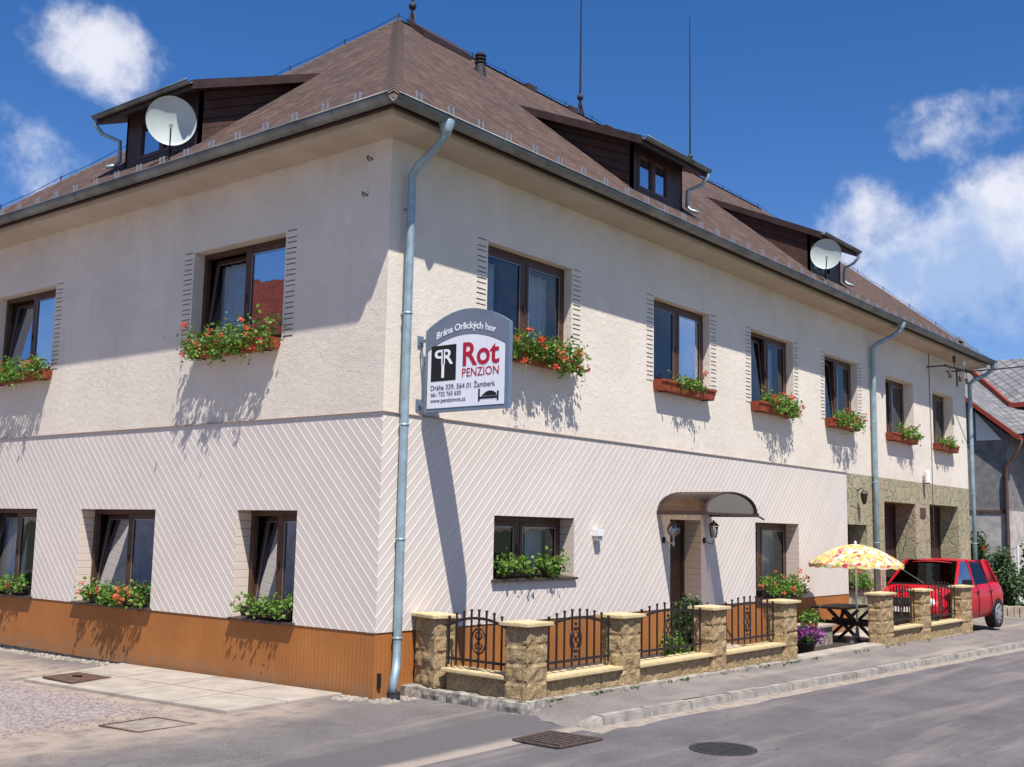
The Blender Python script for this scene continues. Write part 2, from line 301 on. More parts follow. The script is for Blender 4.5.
# ground materials
def asphalt(name, base, sand=.3, darkband=False, forecourt=False):
    k = NT(name); x, y, z = k.xyz()
    c = k.mix(k.ramp(k.noise(.8, 8, .65), .34, .66), tuple(v*.72 for v in base), tuple(v*1.22 for v in base))
    c = k.mix(k.math('MULTIPLY', k.ramp(k.noise(6, 6, .7), .52, .72), .35), c, tuple(v*.6 for v in base))
    c = k.mix(k.math('MULTIPLY', k.ramp(k.noise(75, 4, .8), .5, .68), .75), c, tuple(min(1, v*2.1) for v in base))
    c = k.mix(k.math('MULTIPLY', k.ramp(k.noise(55, 4, .8, k.scale(k.pos, (1, 1.3, 1))), .52, .66), .65), c, tuple(v*.42 for v in base))
    wear = k.noise(1.0, 5, .6, k.scale(k.pos, (.25, 2.2, 1)))
    c = k.mix(k.math('MULTIPLY', k.ramp(wear, .50, .72), sand), c, (.33, .285, .24))
    if forecourt:
        nb = k.noise(.9, 6, .65); nb2 = k.noise(3.2, 6, .65)
        dy = k.math('ADD', y, k.math('MULTIPLY', k.math('SUBTRACT', nb, .5), 1.6))
        dy2 = k.math('ADD', y, k.math('MULTIPLY', k.math('SUBTRACT', nb2, .5), .16))
        dx = k.math('ADD', x, k.math('MULTIPLY', k.math('SUBTRACT', nb2, .5), .9))
        # sand drifts beside slab and wall
        sandm = k.math('MULTIPLY', k.ramp(dy, -.9, .5, 0, 1, True), k.ramp(dx, -.2, -1.2, 0, 1, True))
        sandm = k.math('MULTIPLY', sandm, k.ramp(nb2, .3, .55))
        c = k.mix(sandm, c, k.mix(k.ramp(k.noise(60, 5, .7), .35, .65), (.27, .21, .165), (.42, .34, .275)))
        # pink gravel further along the lane
        gm = k.math('MULTIPLY', k.ramp(dy, 1.0, 1.9, 0, 1, True), k.ramp(dx, -1.9, -2.4, 0, 1, True))
        vg = k.n('ShaderNodeTexVoronoi'); vg.inputs['Scale'].default_value = 28; k.l(k.pos, vg.inputs['Vector'])
        gv = k.xyz(vg.outputs['Color'])
        gcol = k.mix(gv[0], (.20, .165, .155), (.38, .33, .315))
        c = k.mix(gm, c, gcol)
        wet = k.math('MULTIPLY', k.ramp(dy2, -1.95, -1.80, 1, 0), k.ramp(dy2, -2.78, -2.62, 0, 1))
        c = k.mix(wet, c, k.mix(k.ramp(k.noise(100, 3), .45, .7), (.095, .088, .092), (.17, .155, .15)))
        gut = k.math('MULTIPLY', k.ramp(dy2, -2.78, -2.66, 1, 0), .75)
        c = k.mix(gut, c, k.mix(k.ramp(k.noise(40, 5, .7), .35, .65), (.30, .25, .20), (.44, .37, .30)))
    vc = k.n('ShaderNodeTexVoronoi', feature='DISTANCE_TO_EDGE'); vc.inputs['Scale'].default_value = .45
    wv = k.n('ShaderNodeVectorMath', operation='ADD'); nn = k.n('ShaderNodeTexNoise'); nn.inputs['Scale'].default_value = 2.0; nn.inputs['Detail'].default_value = 6; k.l(k.pos, nn.inputs['Vector']); k.l(k.scale(nn.outputs['Color'], (.8, .8, .8)), wv.inputs[0]); k.l(k.pos, wv.inputs[1]); k.l(wv.outputs[0], vc.inputs['Vector'])
    ck = k.math('MULTIPLY', k.ramp(vc.outputs['Distance'], .006, .0), k.ramp(k.noise(.8, 3), .45, .6))
    c = k.mix(k.math('MULTIPLY', ck, .7), c, (.05, .045, .045))
    k.bump(k.math('ADD', k.noise(130, 4, .7), k.math('MULTIPLY', k.noise(7, 4), .6)), .55, .012)
    return k.fin(c, .88, 0, .25)
M['road'] = asphalt('road_asphalt', (.122, .110, .117), .42)
M['forecourt'] = asphalt('forecourt_asphalt', (.145, .130, .124), .55, forecourt=True)
M['pave'] = asphalt('pavement_asphalt', (.19, .168, .155), .95)
M['sandedge'] = simple('gutter_sand', (.30, .255, .215), .95, 0, .3, 8, .5, .1, 60)
M['earth'] = simple('earth_and_grass', (.10, .105, .05), .95, 0, .5, 1.2, .4)
M['soil'] = simple('dark_soil_ground', (.05, .04, .03), .95, 0, .5, 6, .6)
M['patch'] = simple('fresh_asphalt_patch', (.05, .046, .05), .8, 0, .25, 30, .4)

# ------------------------------------------------------------------ helpers: meshes
class MB:
    def __init__(s): s.v = []; s.f = []; s.uv = {}
    def add(s, vs_, fs, uvs=None):
        o = len(s.v); s.v += [tuple(p) for p in vs_]
        for i, q in enumerate(fs):
            s.f.append(tuple(o+j for j in q))
            if uvs: s.uv[len(s.f)-1] = uvs[i]
        return s
    def box(s, a, b):
        x0, x1 = sorted((a[0], b[0])); y0, y1 = sorted((a[1], b[1])); z0, z1 = sorted((a[2], b[2]))
        return s.add([(x0, y0, z0), (x1, y0, z0), (x1, y1, z0), (x0, y1, z0), (x0, y0, z1), (x1, y0, z1), (x1, y1, z1), (x0, y1, z1)],
                     [(0, 3, 2, 1), (4, 5, 6, 7), (0, 1, 5, 4), (1, 2, 6, 5), (2, 3, 7, 6), (3, 0, 4, 7)])
    def hexa(s, p):  # 8 points bottom 4 + top 4
        return s.add(p, [(0, 3, 2, 1), (4, 5, 6, 7), (0, 1, 5, 4), (1, 2, 6, 5), (2, 3, 7, 6), (3, 0, 4, 7)])
    def quad(s, *p, uv=None): return s.add(p, [tuple(range(len(p)))], [uv] if uv else None)
    def bar(s, a, b, t, t2=None, up=(0, 0, 1)):
        a = Vector(a); b = Vector(b); d = (b-a).normalized(); up = Vector(up)
        if abs(d.dot(up)) > .95: up = Vector((1, 0, 0))
        x = d.cross(up).normalized()*t/2; y = x.cross(d).normalized()*(t2 or t)/2
        return s.hexa([a-x-y, a+x-y, a+x+y, a-x+y, b-x-y, b+x-y, b+x+y, b-x+y])
    def tube(s, pts, rad, n=8, cap=True, closed=False):
        pts = [Vector(p) for p in pts]; rs = rad if isinstance(rad, (list, tuple)) else [rad]*len(pts)
        m = len(pts); vs_ = []; fs = []; pu = None
        for i, p in enumerate(pts):
            if closed: d = pts[(i+1) % m]-pts[i-1]
            else: d = pts[min(i+1, m-1)]-pts[max(i-1, 0)]
            d.normalize()
            if pu is None: pu = Vector((0, 0, 1)) if abs(d.z) < .9 else Vector((1, 0, 0))
            x = d.cross(pu)
            if x.length < 1e-4: x = d.cross(Vector((0, 1, 0)))
            x.normalize(); pu = x.cross(d).normalized()
            for j in range(n):
                a = 2*math.pi*j/n; vs_.append(p+x*math.cos(a)*rs[i]+pu*math.sin(a)*rs[i])
        for i in range(m if closed else m-1):
            i2 = (i+1) % m
            for j in range(n): fs.append((i*n+j, i*n+(j+1) % n, i2*n+(j+1) % n, i2*n+j))
        if cap and not closed: fs += [tuple(range(n))[::-1], tuple((m-1)*n+j for j in range(n))]
        return s.add(vs_, fs)
    def lathe(s, c, prof, n=20, axis='z'):
        c = Vector(c); vs_ = []; fs = []
        ax = {'z': (Vector((1, 0, 0)), Vector((0, 1, 0)), Vector((0, 0, 1))), 'y': (Vector((1, 0, 0)), Vector((0, 0, 1)), Vector((0, 1, 0))), 'x': (Vector((0, 1, 0)), Vector((0, 0, 1)), Vector((1, 0, 0)))}
        e = ax[axis] if isinstance(axis, str) else axis
        for rr, h in prof:
            for j in range(n):
                a = 2*math.pi*j/n; vs_.append(c+e[0]*rr*math.cos(a)+e[1]*rr*math.sin(a)+e[2]*h)
        for i in range(len(prof)-1):
            for j in range(n): fs.append((i*n+j, i*n+(j+1) % n, (i+1)*n+(j+1) % n, (i+1)*n+j))
        fs += [tuple(range(n))[::-1], tuple((len(prof)-1)*n+j for j in range(n))]
        return s.add(vs_, fs)
    def prism(s, poly, d):
        d = Vector(d); n = len(poly); p = [Vector(q) for q in poly]
        return s.add(p+[q+d for q in p], [tuple(range(n))[::-1], tuple(range(n, 2*n))]+[(i, (i+1) % n, n+(i+1) % n, n+i) for i in range(n)])
    def rough(s, a, b, amp=.012, res=.05, seed=0, M_=None):
        x0, x1 = sorted((a[0], b[0])); y0, y1 = sorted((a[1], b[1])); z0, z1 = sorted((a[2], b[2]))
        def face(o, e1, e2, nn):
            l1 = e1.length; l2 = e2.length; n1 = max(1, min(16, round(l1/res))); n2 = max(1, min(8, round(l2/res)))
            vs_ = []; fs = []
            for i in range(n1+1):
                for j in range(n2+1):
                    p = o+e1*(i/n1)+e2*(j/n2)
                    if 0 < i < n1 and 0 < j < n2: p = p+nn*(amp*(.6+1.6*mnoise.noise(p*9+Vector((seed, 0, 0)))))
                    vs_.append(M_ @ p if M_ else p)
            for i in range(n1):
                for j in range(n2): q = i*(n2+1)+j; fs.append((q, q+n2+1, q+n2+2, q+1))
            s.add(vs_, fs)
        X = Vector((x1-x0, 0, 0)); Y = Vector((0, y1-y0, 0)); Z = Vector((0, 0, z1-z0)); o = Vector((x0, y0, z0))
        face(o, X, Z, Vector((0, -1, 0))); face(o+X, Y, Z, Vector((1, 0, 0))); face(o+X+Y, -X, Z, Vector((0, 1, 0))); face(o+Y, -Y, Z, Vector((-1, 0, 0)))
        face(o+Z, X, Y, Vector((0, 0, 1)))
        return s
    def build(s, name, mat, parent=None, loc=None, bevel=0, smooth=False, sub=0):
        off = Vector(loc) if loc else (parent_loc(parent) if parent else Vector((0, 0, 0)))
        me = bpy.data.meshes.new(name)
        me.from_pydata([tuple(Vector(p)-off) for p in s.v], [], s.f)
        if s.uv:
            ul = me.uv_layers.new(name='UVMap')
            for pi, uvl in s.uv.items():
                po = me.polygons[pi]
                for li, uvc in zip(po.loop_indices, uvl): ul.data[li].uv = uvc
        bm = bmesh.new(); bm.from_mesh(me)
        if not s.uv: bmesh.ops.recalc_face_normals(bm, faces=bm.faces)
        if bevel: bmesh.ops.bevel(bm, geom=list(bm.edges), offset=bevel, segments=2, affect='EDGES', clamp_overlap=True)
        bm.to_mesh(me); bm.free()
        me.materials.append(mat)
        if smooth:
            for p in me.polygons: p.use_smooth = True
        o = bpy.data.objects.new(name, me); col.objects.link(o)
        if parent: o.parent = parent
        elif loc: o.location = loc
        if sub:
            md = o.modifiers.new('sub', 'SUBSURF'); md.levels = sub; md.render_levels = sub
        return o
def parent_loc(p):
    v = Vector(p.location)
    while p.parent: p = p.parent; v = v+Vector(p.location)
    return v
def tag(o, label=None, cat=None, group=None, kind=None):
    if label: o['label'] = label
    if cat: o['category'] = cat
    if group: o['group'] = group
    if kind: o['kind'] = kind
    return o
def thing(name, label, cat, loc=(0, 0, 0), rz=0, group=None):
    o = bpy.data.objects.new(name, None); col.objects.link(o); o.location = loc; o.rotation_euler = (0, 0, rz); o.empty_display_size = .2
    return tag(o, label, cat, group)
def copy_tree(o, parent=None):
    c = o.copy(); col.objects.link(c)
    if parent: c.parent = parent
    for ch in [x for x in bpy.data.objects if x.parent == o and x.name != c.name]: copy_tree(ch, c)
    return c
def wp(side, a, w_, z): return Vector((a, -w_, z)) if side == 'R' else Vector((-w_, a, z))
def wbox(mb, side, a0, a1, w0, w1, z0, z1): return mb.box(wp(side, a0, w0, z0), wp(side, a1, w1, z1))
def sheet(mb, side, w_, a0, a1, z0, z1, holes, depth=None, revmb=None):
    As = sorted({a0, a1, *[h[0] for h in holes], *[h[1] for h in holes]}); Zs = sorted({z0, z1, *[h[2] for h in holes], *[h[3] for h in holes]})
    As = [a for a in As if a0 <= a <= a1]; Zs = [z for z in Zs if z0 <= z <= z1]
    for i in range(len(As)-1):
        for j in range(len(Zs)-1):
            ca, cz = (As[i]+As[i+1])/2, (Zs[j]+Zs[j+1])/2
            if any(h[0] < ca < h[1] and h[2] < cz < h[3] for h in holes): continue
            mb.quad(wp(side, As[i], w_, Zs[j]), wp(side, As[i+1], w_, Zs[j]), wp(side, As[i+1], w_, Zs[j+1]), wp(side, As[i], w_, Zs[j+1]))
    for h in holes:
        d = h[4]; m = revmb or mb; wi = w_-d
        m.quad(wp(side, h[0], w_, h[2]), wp(side, h[0], wi, h[2]), wp(side, h[0], wi, h[3]), wp(side, h[0], w_, h[3]))
        m.quad(wp(side, h[1], w_, h[2]), wp(side, h[1], wi, h[2]), wp(side, h[1], wi, h[3]), wp(side, h[1], w_, h[3]))
        m.quad(wp(side, h[0], w_, h[3]), wp(side, h[1], w_, h[3]), wp(side, h[1], wi, h[3]), wp(side, h[0], wi, h[3]))
        m.quad(wp(side, h[0], w_, h[2]), wp(side, h[1], w_, h[2]), wp(side, h[1], wi, h[2]), wp(side, h[0], wi, h[2]))

# ------------------------------------------------------------------ ground
def ss(a, b, t): t = max(0, min(1, (t-a)/(b-a))); return t*t*(3-2*t)
def zk(x): return .115-.0135*min(max(x, .7), 60)
def yk(x): return -2.93-.0215*(max(x, .7)-.7)
def zroad(x): return zk(x)-.115 if x > .7 else zk(.7)-.115
def zfore(x, y): return .055*ss(-3, .4, x)-.012*max(0, min(y, 14))
def zfence(x): return .19-.011*max(0, x)
mb = MB()   # terrain to the horizon
xs = [-1500, -300, -60, -20, -8, -2, .7, 6, 12, 20, 30, 45, 60, 120, 400, 1800]; ys = [-1500, -300, -60, -12, 0, 12, 40, 100, 400, 1500]
vs_ = [(x, y, zroad(x)-.22) for x in xs for y in ys]
mb.add(vs_, [(i*len(ys)+j, (i+1)*len(ys)+j, (i+1)*len(ys)+j+1, i*len(ys)+j+1) for i in range(len(xs)-1) for j in range(len(ys)-1)])
tag(mb.build('ground', M['earth']), kind='structure')
mb = MB(); xs = [-40+i*2 for i in range(21)]+[.7]+[2+i*2 for i in range(40)]; ys = [-10.5, -8, -6, -4, None]
vs_ = []
for x in xs:
    for y in ys:
        yy = y if y is not None else (yk(x)+.06 if x > .7 else -2.87)
        vs_.append((x, yy, zroad(x)+.02*(1-abs((yy+6)/5))))
n = len(ys); mb.add(vs_, [(i*n+j, (i+1)*n+j, (i+1)*n+j+1, i*n+j+1) for i in range(len(xs)-1) for j in range(n-1)])
tag(mb.build('road', M['road'], smooth=True), kind='structure')
# forecourt / side lane
mb = MB(); xs = [-40, -20, -12, -9, -7, -5, -4, -3, -2, -1.2, -.6, 0, .45, .7]; ys = [-3.0, -2.7, -2.45, -2.2, -1.8, -1, 0, 2, 4, 6, 9, 12, 20, 40]
vs_ = [(x, y, (zfore(x, y) if y > -2.21 else zfore(x, y)+(.003-zfore(x, y))*ss(2.2, 2.7, -y))+(.006 if y > -2.9 else -.012)) for x in xs for y in ys]
n = len(ys); mb.add(vs_, [(i*n+j, (i+1)*n+j, (i+1)*n+j+1, i*n+j+1) for i in range(len(xs)-1) for j in range(n-1)])
tag(mb.build('forecourt', M['forecourt'], smooth=True), kind='structure')
# pavement
mb = MB(); xs = [.30, .5, .7, .95]+[1.2+i*.5 for i in range(59)]+[32, 36, 45, 60]; vs_ = []
for x in xs:
    y0 = yk(x)+.13; y1 = -1.9
    if x > 17.6: y1 = .2
    for t in (0, .33, .66, 1):
        zz = zk(x)*(1-t)+zfence(min(x, 26))*t if x < 26 else zk(x)+.08*t
        bl = ss(.30, 1.1, x); zz -= .03*(t == 0 and x < .72); zz = zz*bl+(zfore(x, -2.4)*(.35+.65*t)+.007)*(1-bl)-(.04 if t == 0 and x < .72 else 0)
        vs_.append((x, y0+(y1-y0)*t, zz+.012*ss(.3, 1.2, x)*mnoise.noise(Vector((x*1.3, t*3, 0))) - (.0 if 0 < t < 1 else 0)))
mb.add(vs_, [(i*4+j, (i+1)*4+j, (i+1)*4+j+1, i*4+j+1) for i in range(len(xs)-1) for j in range(3)])
tag(mb.build('pavement', M['pave'], smooth=True), kind='structure')
# terrace behind the fence
mb = MB(); mb.box((.6, -1.8, -.2), (7.6, -.075, .14)); mb.box((7.6, -1.74, -.3), (13.4, -.05, .02)); tag(mb.build('dark_ground', M['soil']), kind='structure')  # raised soil strip, then a dark ground sheet towards the table
mb = MB(); mb.box((13.4, -2.02, -.3), (17.4, .0, .015)); mb.box((17.4, .9, -.3), (29.9, .1, .0)); tag(mb.build('yard', M['slab']), kind='structure')
# kerb: one stone after another
krng = random.Random(3); k0 = None
kerb_root = thing('kerb', 'worn granite kerb with chipped joints along the road', 'kerb'); del kerb_root['label'], kerb_root['category']; tag(kerb_root, kind='structure')
x = .72; i = 0
while x < 46:
    L = krng.uniform(.85, 1.15); x1 = x+L-.018; mb = MB(); dz = krng.uniform(-.007, .007)
    mb.hexa([(x, yk(x), zroad(x)-.1), (x1, yk(x1), zroad(x1)-.1), (x1, yk(x1)+.15, zroad(x1)-.1), (x, yk(x)+.15, zroad(x)-.1),
             (x, yk(x)+.015, zk(x)+dz), (x1, yk(x1)+.015, zk(x1)+dz), (x1, yk(x1)+.15, zk(x1)+dz), (x, yk(x)+.15, zk(x)+dz)])
    mb.build('kerb_stone', M['kerb'], kerb_root, bevel=.018); x += L; i += 1
mb = MB(); mb.hexa([(.40, -2.78, -.05), (.44, -2.92, -.05), (.71, yk(.7), -.05), (.71, yk(.7)+.15, -.05), (.42, -2.76, .06), (.45, -2.88, .055), (.71, yk(.7)+.02, zk(.7)), (.71, yk(.7)+.15, zk(.7))]); mb.build('kerb_stone', M['kerb'], kerb_root, bevel=.015)
# sandy gutter strip on the road
mb = MB(); xs = [.3+i*.7 for i in range(64)]; vs_ = []
for i, x in enumerate(xs):
    ww = .30+.14*mnoise.noise(Vector((x*.7, 1, 0))); y = yk(x)+.02
    vs_ += [(x, y, zroad(x)+.02*(1-abs((y+6)/5))+.006), (x, y-ww, zroad(x)+.02*(1-abs((y-ww+6)/5))-.0015)]
mb.add(vs_, [(2*i, 2*i+1, 2*i+3, 2*i+2) for i in range(len(xs)-1)]); tag(mb.build('gutter_strip', M['sandedge']), kind='structure')
# slab with iron hatch
mb = MB(); zc = .05
P4 = [(-1.89, 4.84), (-.10, 5.3), (-.10, .42), (-1.80, .50)]
def slabseg(t0, t1, s0, s1):
    def q(s_, t): 
        a = Vector(P4[0]).lerp(Vector(P4[1]), s_); b = Vector(P4[3]).lerp(Vector(P4[2]), s_); v = a.lerp(b, t); return (v.x, v.y)
    p = [q(s0, t0), q(s1, t0), q(s1, t1), q(s0, t1)]
    return [(x, y, zfore(x, y)-.05) for x, y in p]+[(x, y, zfore(x, y)+.045) for x, y in p]
slab_root = thing('concrete_slab', None, None); tag(slab_root, kind='structure')
for s0, s1 in ((0, .497), (.503, 1)):
    for i in range(4):
        m2 = MB(); m2.hexa(slabseg(i/4+.002, (i+1)/4-.002, s0, s1)); m2.build('slab_panel', M['slab'], slab_root, bevel=.008)
ht = thing('iron_hatch', 'rusty brown iron hatch set in the pale concrete slab', 'hatch', (-1.42, 4.25, 0))
mb = MB(); z0 = zfore(-1.4, 4.2)+.046
mb.prism([(-1.72, 4.66, z0), (-1.14, 4.74, z0), (-1.10, 3.97, z0), (-1.76, 3.84, z0)], (0, 0, .02)); mb.build('hatch_plate', M['rust'], ht)
mb = MB(); mb.tube([(-1.45, 4.35, z0+.03), (-1.40, 4.2, z0+.035)], .012); mb.build('hatch_handle', M['iron'], ht)
mf = thing('inspection_cover', 'sunken concrete inspection cover with a dark rusty frame in the gravel', 'cover', (-2.75, .62, 0))
mb = MB(); z0 = zfore(-2.7, .6)+.006; pp = [(-3.12, .92), (-2.42, .96), (-2.38, .28), (-3.06, .30)]
for i in range(4):
    a, b = pp[i], pp[(i+1) % 4]; mb.bar((a[0], a[1], z0), (b[0], b[1], z0), .035, .02)
mb.build('frame', M['rust'], mf); mb = MB(); mb.prism([(x*.96-2.75*.04, y*.94+.62*.06, z0-.014) for x, y in pp], (0, 0, .018)); mb.build('cover_plate', simple('worn_cover', (.25, .21, .175), .95, 0, .3, 6, .5), mf)
# drain grate, manhole, patch
dg = thing('drain_grate', 'rusty barred drain grate in the sandy road edge', 'drain', (-.38, -3.05, 0))
mb = MB(); z0 = .014
for i in range(4): 
    a = [(-.70, -2.76), (-.06, -2.74), (-.02, -3.38), (-.72, -3.34)][i]; b = [(-.70, -2.76), (-.06, -2.74), (-.02, -3.38), (-.72, -3.34)][(i+1) % 4]; mb.bar((*a, z0+.002), (*b, z0+.002), .045, .016)
mb.build('frame', M['dullrust'], dg); mb = MB()
for i in range(8): x = -.65+i*.078; mb.box((x, -3.33, z0+.002), (x+.04, -2.78, z0+.016))
mb.build('grate_bars', M['dullrust'], dg); mb = MB(); mb.box((-.68, -3.33, z0-.002), (-.06, -2.77, z0)); mb.build('drain_pit', M['black'], dg)
mh = thing('manhole_cover', 'round dark cast iron manhole cover in the road', 'manhole', (.42, -4.55, 0))
mb = MB(); z0 = zroad(.4)+.02*(1-abs((-4.55+6)/5)); mb.lathe((.42, -4.55, z0), [(.34, 0), (.34, .008), (.33, .012)], 36); mb.build('rim', M['castiron'], mh)
mb = MB(); mb.lathe((.42, -4.55, z0+.0125), [(.29, 0), (.29, .004)], 36)
for i in range(-3, 4):
    hh = math.sqrt(.27**2-(i*.075)**2); mb.box((.42+i*.075-.012, -4.55-hh, z0+.016), (.42+i*.075+.012, -4.55+hh, z0+.021))
mb.build('lid', M['castiron'], mh)
# ------------------------------------------------------------------ guesthouse
H = thing('guesthouse', 'two storey cream guesthouse with brown hipped roof and orange plinth', 'guesthouse')
WL = 11.0; XR = 24.32; XS = 14.94
T = .045
# openings (a0,a1,z0,z1,depth)
def adj(lst, c):
    k = (c-T)/c
    return [(round(a-(a+c)*(1-k), 3), round(b-(b+c)*(1-k), 3), z0, round(2.144+(z1-2.144)*k, 3), d) for a, b, z0, z1, d in lst]
UR = [(2.0, 4.07, 4.70, 6.256, .16), (6.54, 8.56, 4.70, 6.256, .16), (10.26, 12.25, 4.70, 6.256, .18), (13.91, 15.85, 4.70, 6.256, .18), (17.7, 19.75, 4.70, 6.22, .28), (21.3, 23.1, 4.70, 6.22, .28)]
UL = [(2.05, 4.19, 4.70, 6.259, .2), (8.206, 10.3, 4.70, 6.259, .2)]
LL = [(1.555, 2.832, .87, 2.349, .26), (4.81, 6.90, .87, 2.349, .26), (8.293, 10.4, .87, 2.349, .26)]
LR = [(2.263, 4.211, 1.448, 2.341, .28), (7.10, 8.20, .20, 2.38, .34), (10.381, 12.404, .90, 2.383, .30)]
LL = adj(LL, 9.93); LR = adj(LR, 10.04)
SR = [(15.06, 16.25, .92, 2.42, .45), (17.41, 19.65, -.02, 3.02, .62), (20.78, 23.27, -.02, 3.05, .62)]
mb = MB()
sheet(mb, 'R', 0, 0, XR, 3.6, 7.45, UR); sheet(mb, 'L', 0, 0, WL, 3.6, 7.45, UL)
mb.quad((XR, 0, 0), (XR, WL, 0), (XR, WL, 7.45), (XR, 0, 7.45)); mb.quad((0, WL, -.2), (XR, WL, -.2), (XR, WL, 7.45), (0, WL, 7.45))
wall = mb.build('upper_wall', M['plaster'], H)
mb = MB(); mb.box((.3, .5, 3.3), (XR-.1, WL-.1, 3.5)); mb.build('floor_slab', M['room'], H)
for zz0, zz1 in ((-.1, 3.3), (3.5, 7.3)):
    mb = MB(); mb.box((2.9, 2.9, zz0), (XR-.1, 3.0, zz1)); mb.box((2.9, 3.0, zz0), (3.0, WL-.1, zz1))
    mb.build('partition_wall', M['room'], H)
mb = MB(); rv = MB()
sheet(mb, 'R', T, -T, XS, .85, 3.60, LR[:], revmb=MB()); sheet(mb, 'L', T, -T, WL, .85, 3.60, LL[:], revmb=MB())
mb.quad((XS, 0, .85), (XS, -T, .85), (XS, -T, 3.6), (XS, 0, 3.6))
sid = mb.build('siding', M['siding'], H); [(lambda r_: (sheet(MB(), sd, T, h[0], h[1], h[2], h[3], [h], revmb=r_), r_.build('reveal_cladding', M['hsiding'], H)))(MB()) for sd, hl in (('R', LR), ('L', LL)) for h in hl]
mb = MB()   # drip flashing on top of the siding
mb.hexa([(-T-.02, -T-.02, 3.592), (XS+.01, -T-.02, 3.592), (XS+.01, 0, 3.60), (0, 0, 3.60), (-T-.02, -T-.02, 3.60), (XS+.01, -T-.02, 3.60), (XS+.01, 0, 3.62), (0, 0, 3.62)])
mb.hexa([(-T-.02, -T-.02, 3.5915), (-T-.02, WL, 3.5915), (0, WL, 3.60), (0, 0, 3.60), (-T-.02, -T-.02, 3.6005), (-T-.02, WL, 3.6005), (0, WL, 3.62), (0, 0, 3.6205)])
mb.build('flashing', simple('flashing_sheet', (.30, .24, .21), .6, 0, .1), H)
mb = MB(); sheet(mb, 'R', T-.012, -T+.012, XS-.004, -.1, .85, [(LR[1][0], LR[1][1], .20, .85, .34)], revmb=MB()); sheet(mb, 'L', T-.012, -T+.012, WL, .02, .85, [])
mb.quad((XS-.004, 0, -.1), (XS-.004, -T, -.1), (XS-.004, -T, .85), (XS-.004, 0, .85)); mb.build('plinth', M['plinth'], H)
mb = MB(); sheet(mb, 'L', T-.03, .1, WL, -.3, .02, []); sheet(mb, 'R', T-.03, .1, .6, -.3, .02, []); mb.build('foundation', M['rubble'], H)
mb = MB(); sheet(mb, 'R', 0.002, XS, XR, -.25, 3.6, SR); mb.build('stone_cladding', M['flag'], H)
mb = MB(); mb.box((17.2, .63, -.2), (23.5, .66, 3.2)); mb.build('garage_back', M['room'], H)
# garage doors in the two deep openings
for a0, a1, z0, z1, d in SR[1:]:
    mb = MB(); nn = 7
    for i in range(nn): aa = a0+.06+(a1-a0-.12)*i/nn; mb.box((aa+.004, .55, .02), (aa+(a1-a0-.12)/nn-.004, .59, z1-.06))
    dd = mb.build('garage_door', M['door'], H, bevel=.004)
    m2 = MB(); wbox(m2, 'R', a0, a0+.06, -.60, -.52, 0, z1); wbox(m2, 'R', a1-.06, a1, -.60, -.52, 0, z1); wbox(m2, 'R', a0+.06, a1-.06, -.60, -.52, z1-.06, z1); m2.build('frame', M['brown'], dd)
# windows
def frame_bars(mb, side, a0, a1, z0, z1, w0, w1, t, tilt=0):
    h = z1-z0
    def pt(a, w_, z): return wp(side, a, w_-tilt*(z-z0)/h, z)
    for (b0, b1, c0, c1) in ((a0, a0+t, z0, z1), (a1-t, a1, z0, z1), (a0+t, a1-t, z0, z0+t), (a0+t, a1-t, z1-t, z1)):
        mb.hexa([pt(b0, w0, c0), pt(b1, w0, c0), pt(b1, w1, c0), pt(b0, w1, c0), pt(b0, w0, c1), pt(b1, w0, c1), pt(b1, w1, c1), pt(b0, w1, c1)])
    return pt
def curtain(side, a0, a1, z0, z1, w_, parent, sag=.0, seed=0):
    mb = MB(); n = max(8, int((a1-a0)/.025)); vs_ = []
    for i in range(n+1):
        a = a0+(a1-a0)*i/n; ww = w_+.022*math.sin(i*.9+seed)+.012*math.sin(i*.37+seed*2)
        vs_ += [wp(side, a, ww, z0+sag*math.sin(math.pi*i/n)), wp(side, a, ww*1.0, z1)]
    mb.add(vs_, [(2*i, 2*i+2, 2*i+3, 2*i+1) for i in range(n)]); return mb.build('curtain', M['curtain'], parent, smooth=True)
